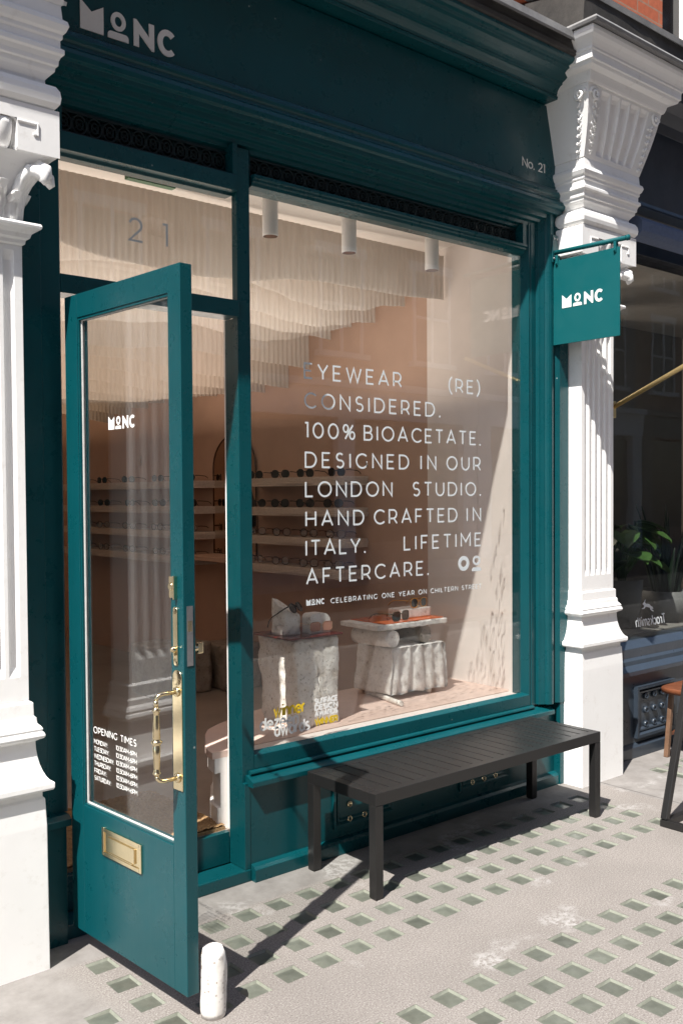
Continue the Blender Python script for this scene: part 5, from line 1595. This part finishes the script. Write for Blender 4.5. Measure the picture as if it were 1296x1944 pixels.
for i in range(26):
    a = rnd.uniform(0, 6.28); r_ = rnd.uniform(0, .10); h = rnd.uniform(.30, .62); ln_ = rnd.uniform(.02, .18)
    b_ = Vector((3.84 + r_ * math.cos(a), .42 + r_ * math.sin(a), .82)); tip = b_ + Vector((ln_ * math.cos(a), ln_ * math.sin(a), h)); sd = Vector((math.cos(a + 1.7), math.sin(a + 1.7), 0))
    rows = []
    for q in range(8):
        u = q / 7; c = b_.lerp(tip, u) + Vector((math.cos(a), math.sin(a), 0)) * .05 * u * u; wd = .026 * (1 - u ** 2.5) * (.7 + .6 * u * (1 - u) * 2) + .0006
        rows.append([c + sd * wd, c + Vector((math.cos(a), math.sin(a), 0)) * .006, c - sd * wd, c - Vector((math.cos(a), math.sin(a), 0)) * .003])
    m.loft(rows, True)
m.build('foliage', 'leaf_dark', p2)
m = MB(); m.lathe([(.15, 0), (.18, .20), (.165, .20), (.15, .18), (.001, .18)], (3.84, .42, .66), 'z', 28); m.build('pot', 'pot', p2)
m = MB(); m.box(2.63, 4.45, .21, .75, .60, .658); o = m.build('window_shelf', 'dark_in', None, .003); tag(o, 'dark window ledge under the plants in the navy shop', 'ledge')

# ================================================================== CAFE TABLE + STOOL
ct = thing('cafe_table', 'black metal framed cafe table cut by the right photo edge', 'table', (2.3, -.9, 0))
def bar(mb, a, b_, w_=.030):
    a, b_ = Vector(a), Vector(b_); d = (b_ - a).normalized(); s_ = d.cross(Vector((0, 0, 1)) if abs(d.z) < .9 else Vector((0, 1, 0))).normalized(); n_ = s_.cross(d)
    mb.obox((a + b_) / 2, d, s_, n_, (b_ - a).length / 2, w_ / 2, w_ / 2)
TX0, TX1, TY0, TY1 = 1.965, 2.72, -1.28, -.70
for (xb, xt) in ((TX0, TX0 + .22), (TX1, TX1 - .22)):
    for y in (TY1, TY0):
        m = MB(); bar(m, (xb, y, .032), (xt, y, .735)); m.build('leg', 'black', ct, .002)
m = MB()
for y in (TY1, TY0): bar(m, (TX0 + .016, y, .0165), (TX1 - .016, y, .0165))
for x in (TX0, TX1): bar(m, (x, TY0 - .016, .0168), (x, TY1 + .016, .0168))
m.build('base_frame', 'black', ct, .002)
m = MB(); m.box(TX0 + .245, TX1 + .1, TY0 - .04, TY1 + .012, .7365, .765); m.build('tabletop', 'wood', ct, .006)
stl = thing('wooden_stool', 'brown wooden stool with curved seat behind the cafe table', 'stool', (3.13, -.25, 0))
m = MB(); rings = []
for k, (zz, ex) in enumerate(((.362, -.014), (.368, -.002), (.388, 0), (.396, -.006))):
    rings.append([(3.165 + (.225 + ex) * math.copysign(abs(math.cos(a)) ** .6, math.cos(a)), -.22 + (.19 + ex) * math.copysign(abs(math.sin(a)) ** .6, math.sin(a)), zz - .010 * math.cos(a) ** 2 * -1) for a in [2 * math.pi * i / 40 for i in range(40)]])
m.loft(rings, True); m.build('seat', 'wood', stl)
for dx in (-1, 1):
    for dy in (-1, 1):
        m = MB(); bar(m, (3.185 + dx * .185, -.22 + dy * .13, 0.0), (3.185 + dx * .15, -.22 + dy * .12, .366), .026); m.build('leg', 'wood_pale', stl, .003)
m = MB(); bar(m, (3.0, -.22 - .128, .13), (3.36, -.22 - .128, .13), .02); bar(m, (3.0, -.22 + .128, .13), (3.36, -.22 + .128, .13), .02); m.build('stretcher', 'wood', stl, .002)

# ================================================================== LEFT NEIGHBOUR + ACROSS THE STREET (seen only in reflections or from the side)
ln2 = thing('left_shopfront', 'plain dark shopfront beyond the left pillar', 'shopfront', (-3, .05, 0))
m = MB(); m.box(-4.5, -.93, .05, .2, 0, .6); m.box(-4.5, -.93, .03, .2, 2.9, 3.6); m.box(-4.5, -4.3, .05, .2, .601, 2.899); m.build('frame', 'navy_dark', ln2)
m = MB(); m.box(-4.299, -.93, .12, .13, .601, 2.899); m.build('window_pane', 'dark_glass', ln2)
m = MB(); m.ex_x([(.2, 3.6005), (-.2, 3.6005), (-.2, 3.72), (.12, 3.8), (.2, 3.8)], -4.5, -1.301); m.build('cornice', 'grey_lead', ln2)
hx = -22.0
HL = ['brown brick house with pale shop below, farthest left across the street', 'grey rendered house across the street, second from the left', 'brown brick house directly across the street with pale shop', 'orange brick house across the street with teal shop', 'brown brick house across the street, fifth from the left', 'grey rendered house across the street, sixth from the left', 'brown brick house far along the street, seventh from the left', 'orange brick house far along the street, eighth from the left', 'brown brick house far along the street, ninth from the left', 'grey rendered house far along the street, last but one', 'brown brick house at the far right end across the street']
HS_ = [(7.5, 16.5, 'brick_far', 'white_paint'), (6.5, 17.5, 'grey_lead', 'navy'), (8, 17, 'brick_far', 'white_paint'), (7, 16, 'brick', 'teal'), (8, 17.5, 'brick_far', 'white_paint'), (7, 16.5, 'grey_lead', 'white_paint'), (8, 17, 'brick_far', 'navy'), (7, 16, 'brick', 'white_paint'), (8, 17.5, 'brick_far', 'white_paint'), (8, 17, 'grey_lead', 'navy'), (9, 16.5, 'brick_far', 'white_paint')]
for hi, (wd, hh, mt, gcol) in enumerate(HS_):
    t = thing('terrace_house', HL[hi], 'building', (hx, -12, 0), 'houses across the street')
    Yf = -12.0
    m = MB(); m.box(hx, hx + wd - .02, Yf - 4, Yf, 0, hh); m.build('wall', mt, t)
    n = 3; pw_ = wd / n
    for r_ in range(4):
        for c_ in range(n):
            cx = hx + pw_ * (c_ + .5); z = 4.5 + r_ * 2.95
            m = MB(); m.box(cx - .55, cx + .55, Yf + .001, Yf + .02, z, z + 1.9); f = m.build('window', 'dark_glass', t)
            m = MB()
            for q in (-.6, -.02, .53): m.box(cx + q, cx + q + .07, Yf + .0205, Yf + .06, z - .05, z + 1.95)
            m.box(cx - .529, cx + .529, Yf + .0205, Yf + .05, z + .92, z + .98); m.box(cx - .7, cx + .7, Yf + .001, Yf + .16, z - .16, z - .051); m.box(cx - .68, cx + .68, Yf + .001, Yf + .06, z + 1.951, z + 2.15)
            m.build('window_frame', 'white_paint', f)
    m = MB(); m.box(hx, hx + wd - .02, Yf + .001, Yf + .25, 3.1, 3.7); m.box(hx, hx + wd - .02, Yf + .001, Yf + .35, 3.701, 3.85)
    for q in range(3): m.box(hx + q * (wd - .5) / 2, hx + q * (wd - .5) / 2 + .45, Yf + .001, Yf + .22, 0, 3.099)
    m.build('shop_surround', gcol, t)
    m = MB(); m.box(hx + .46, hx + wd - .5, Yf + .001, Yf + .05, .5, 3.0); m.build('shop_window', 'dark_glass', t)
    m = MB(); m.box(hx - .0, hx + wd - .02, Yf - .2, Yf + .2, hh + .001, hh + .3); m.build('parapet', 'kerb', t)
    hx += wd
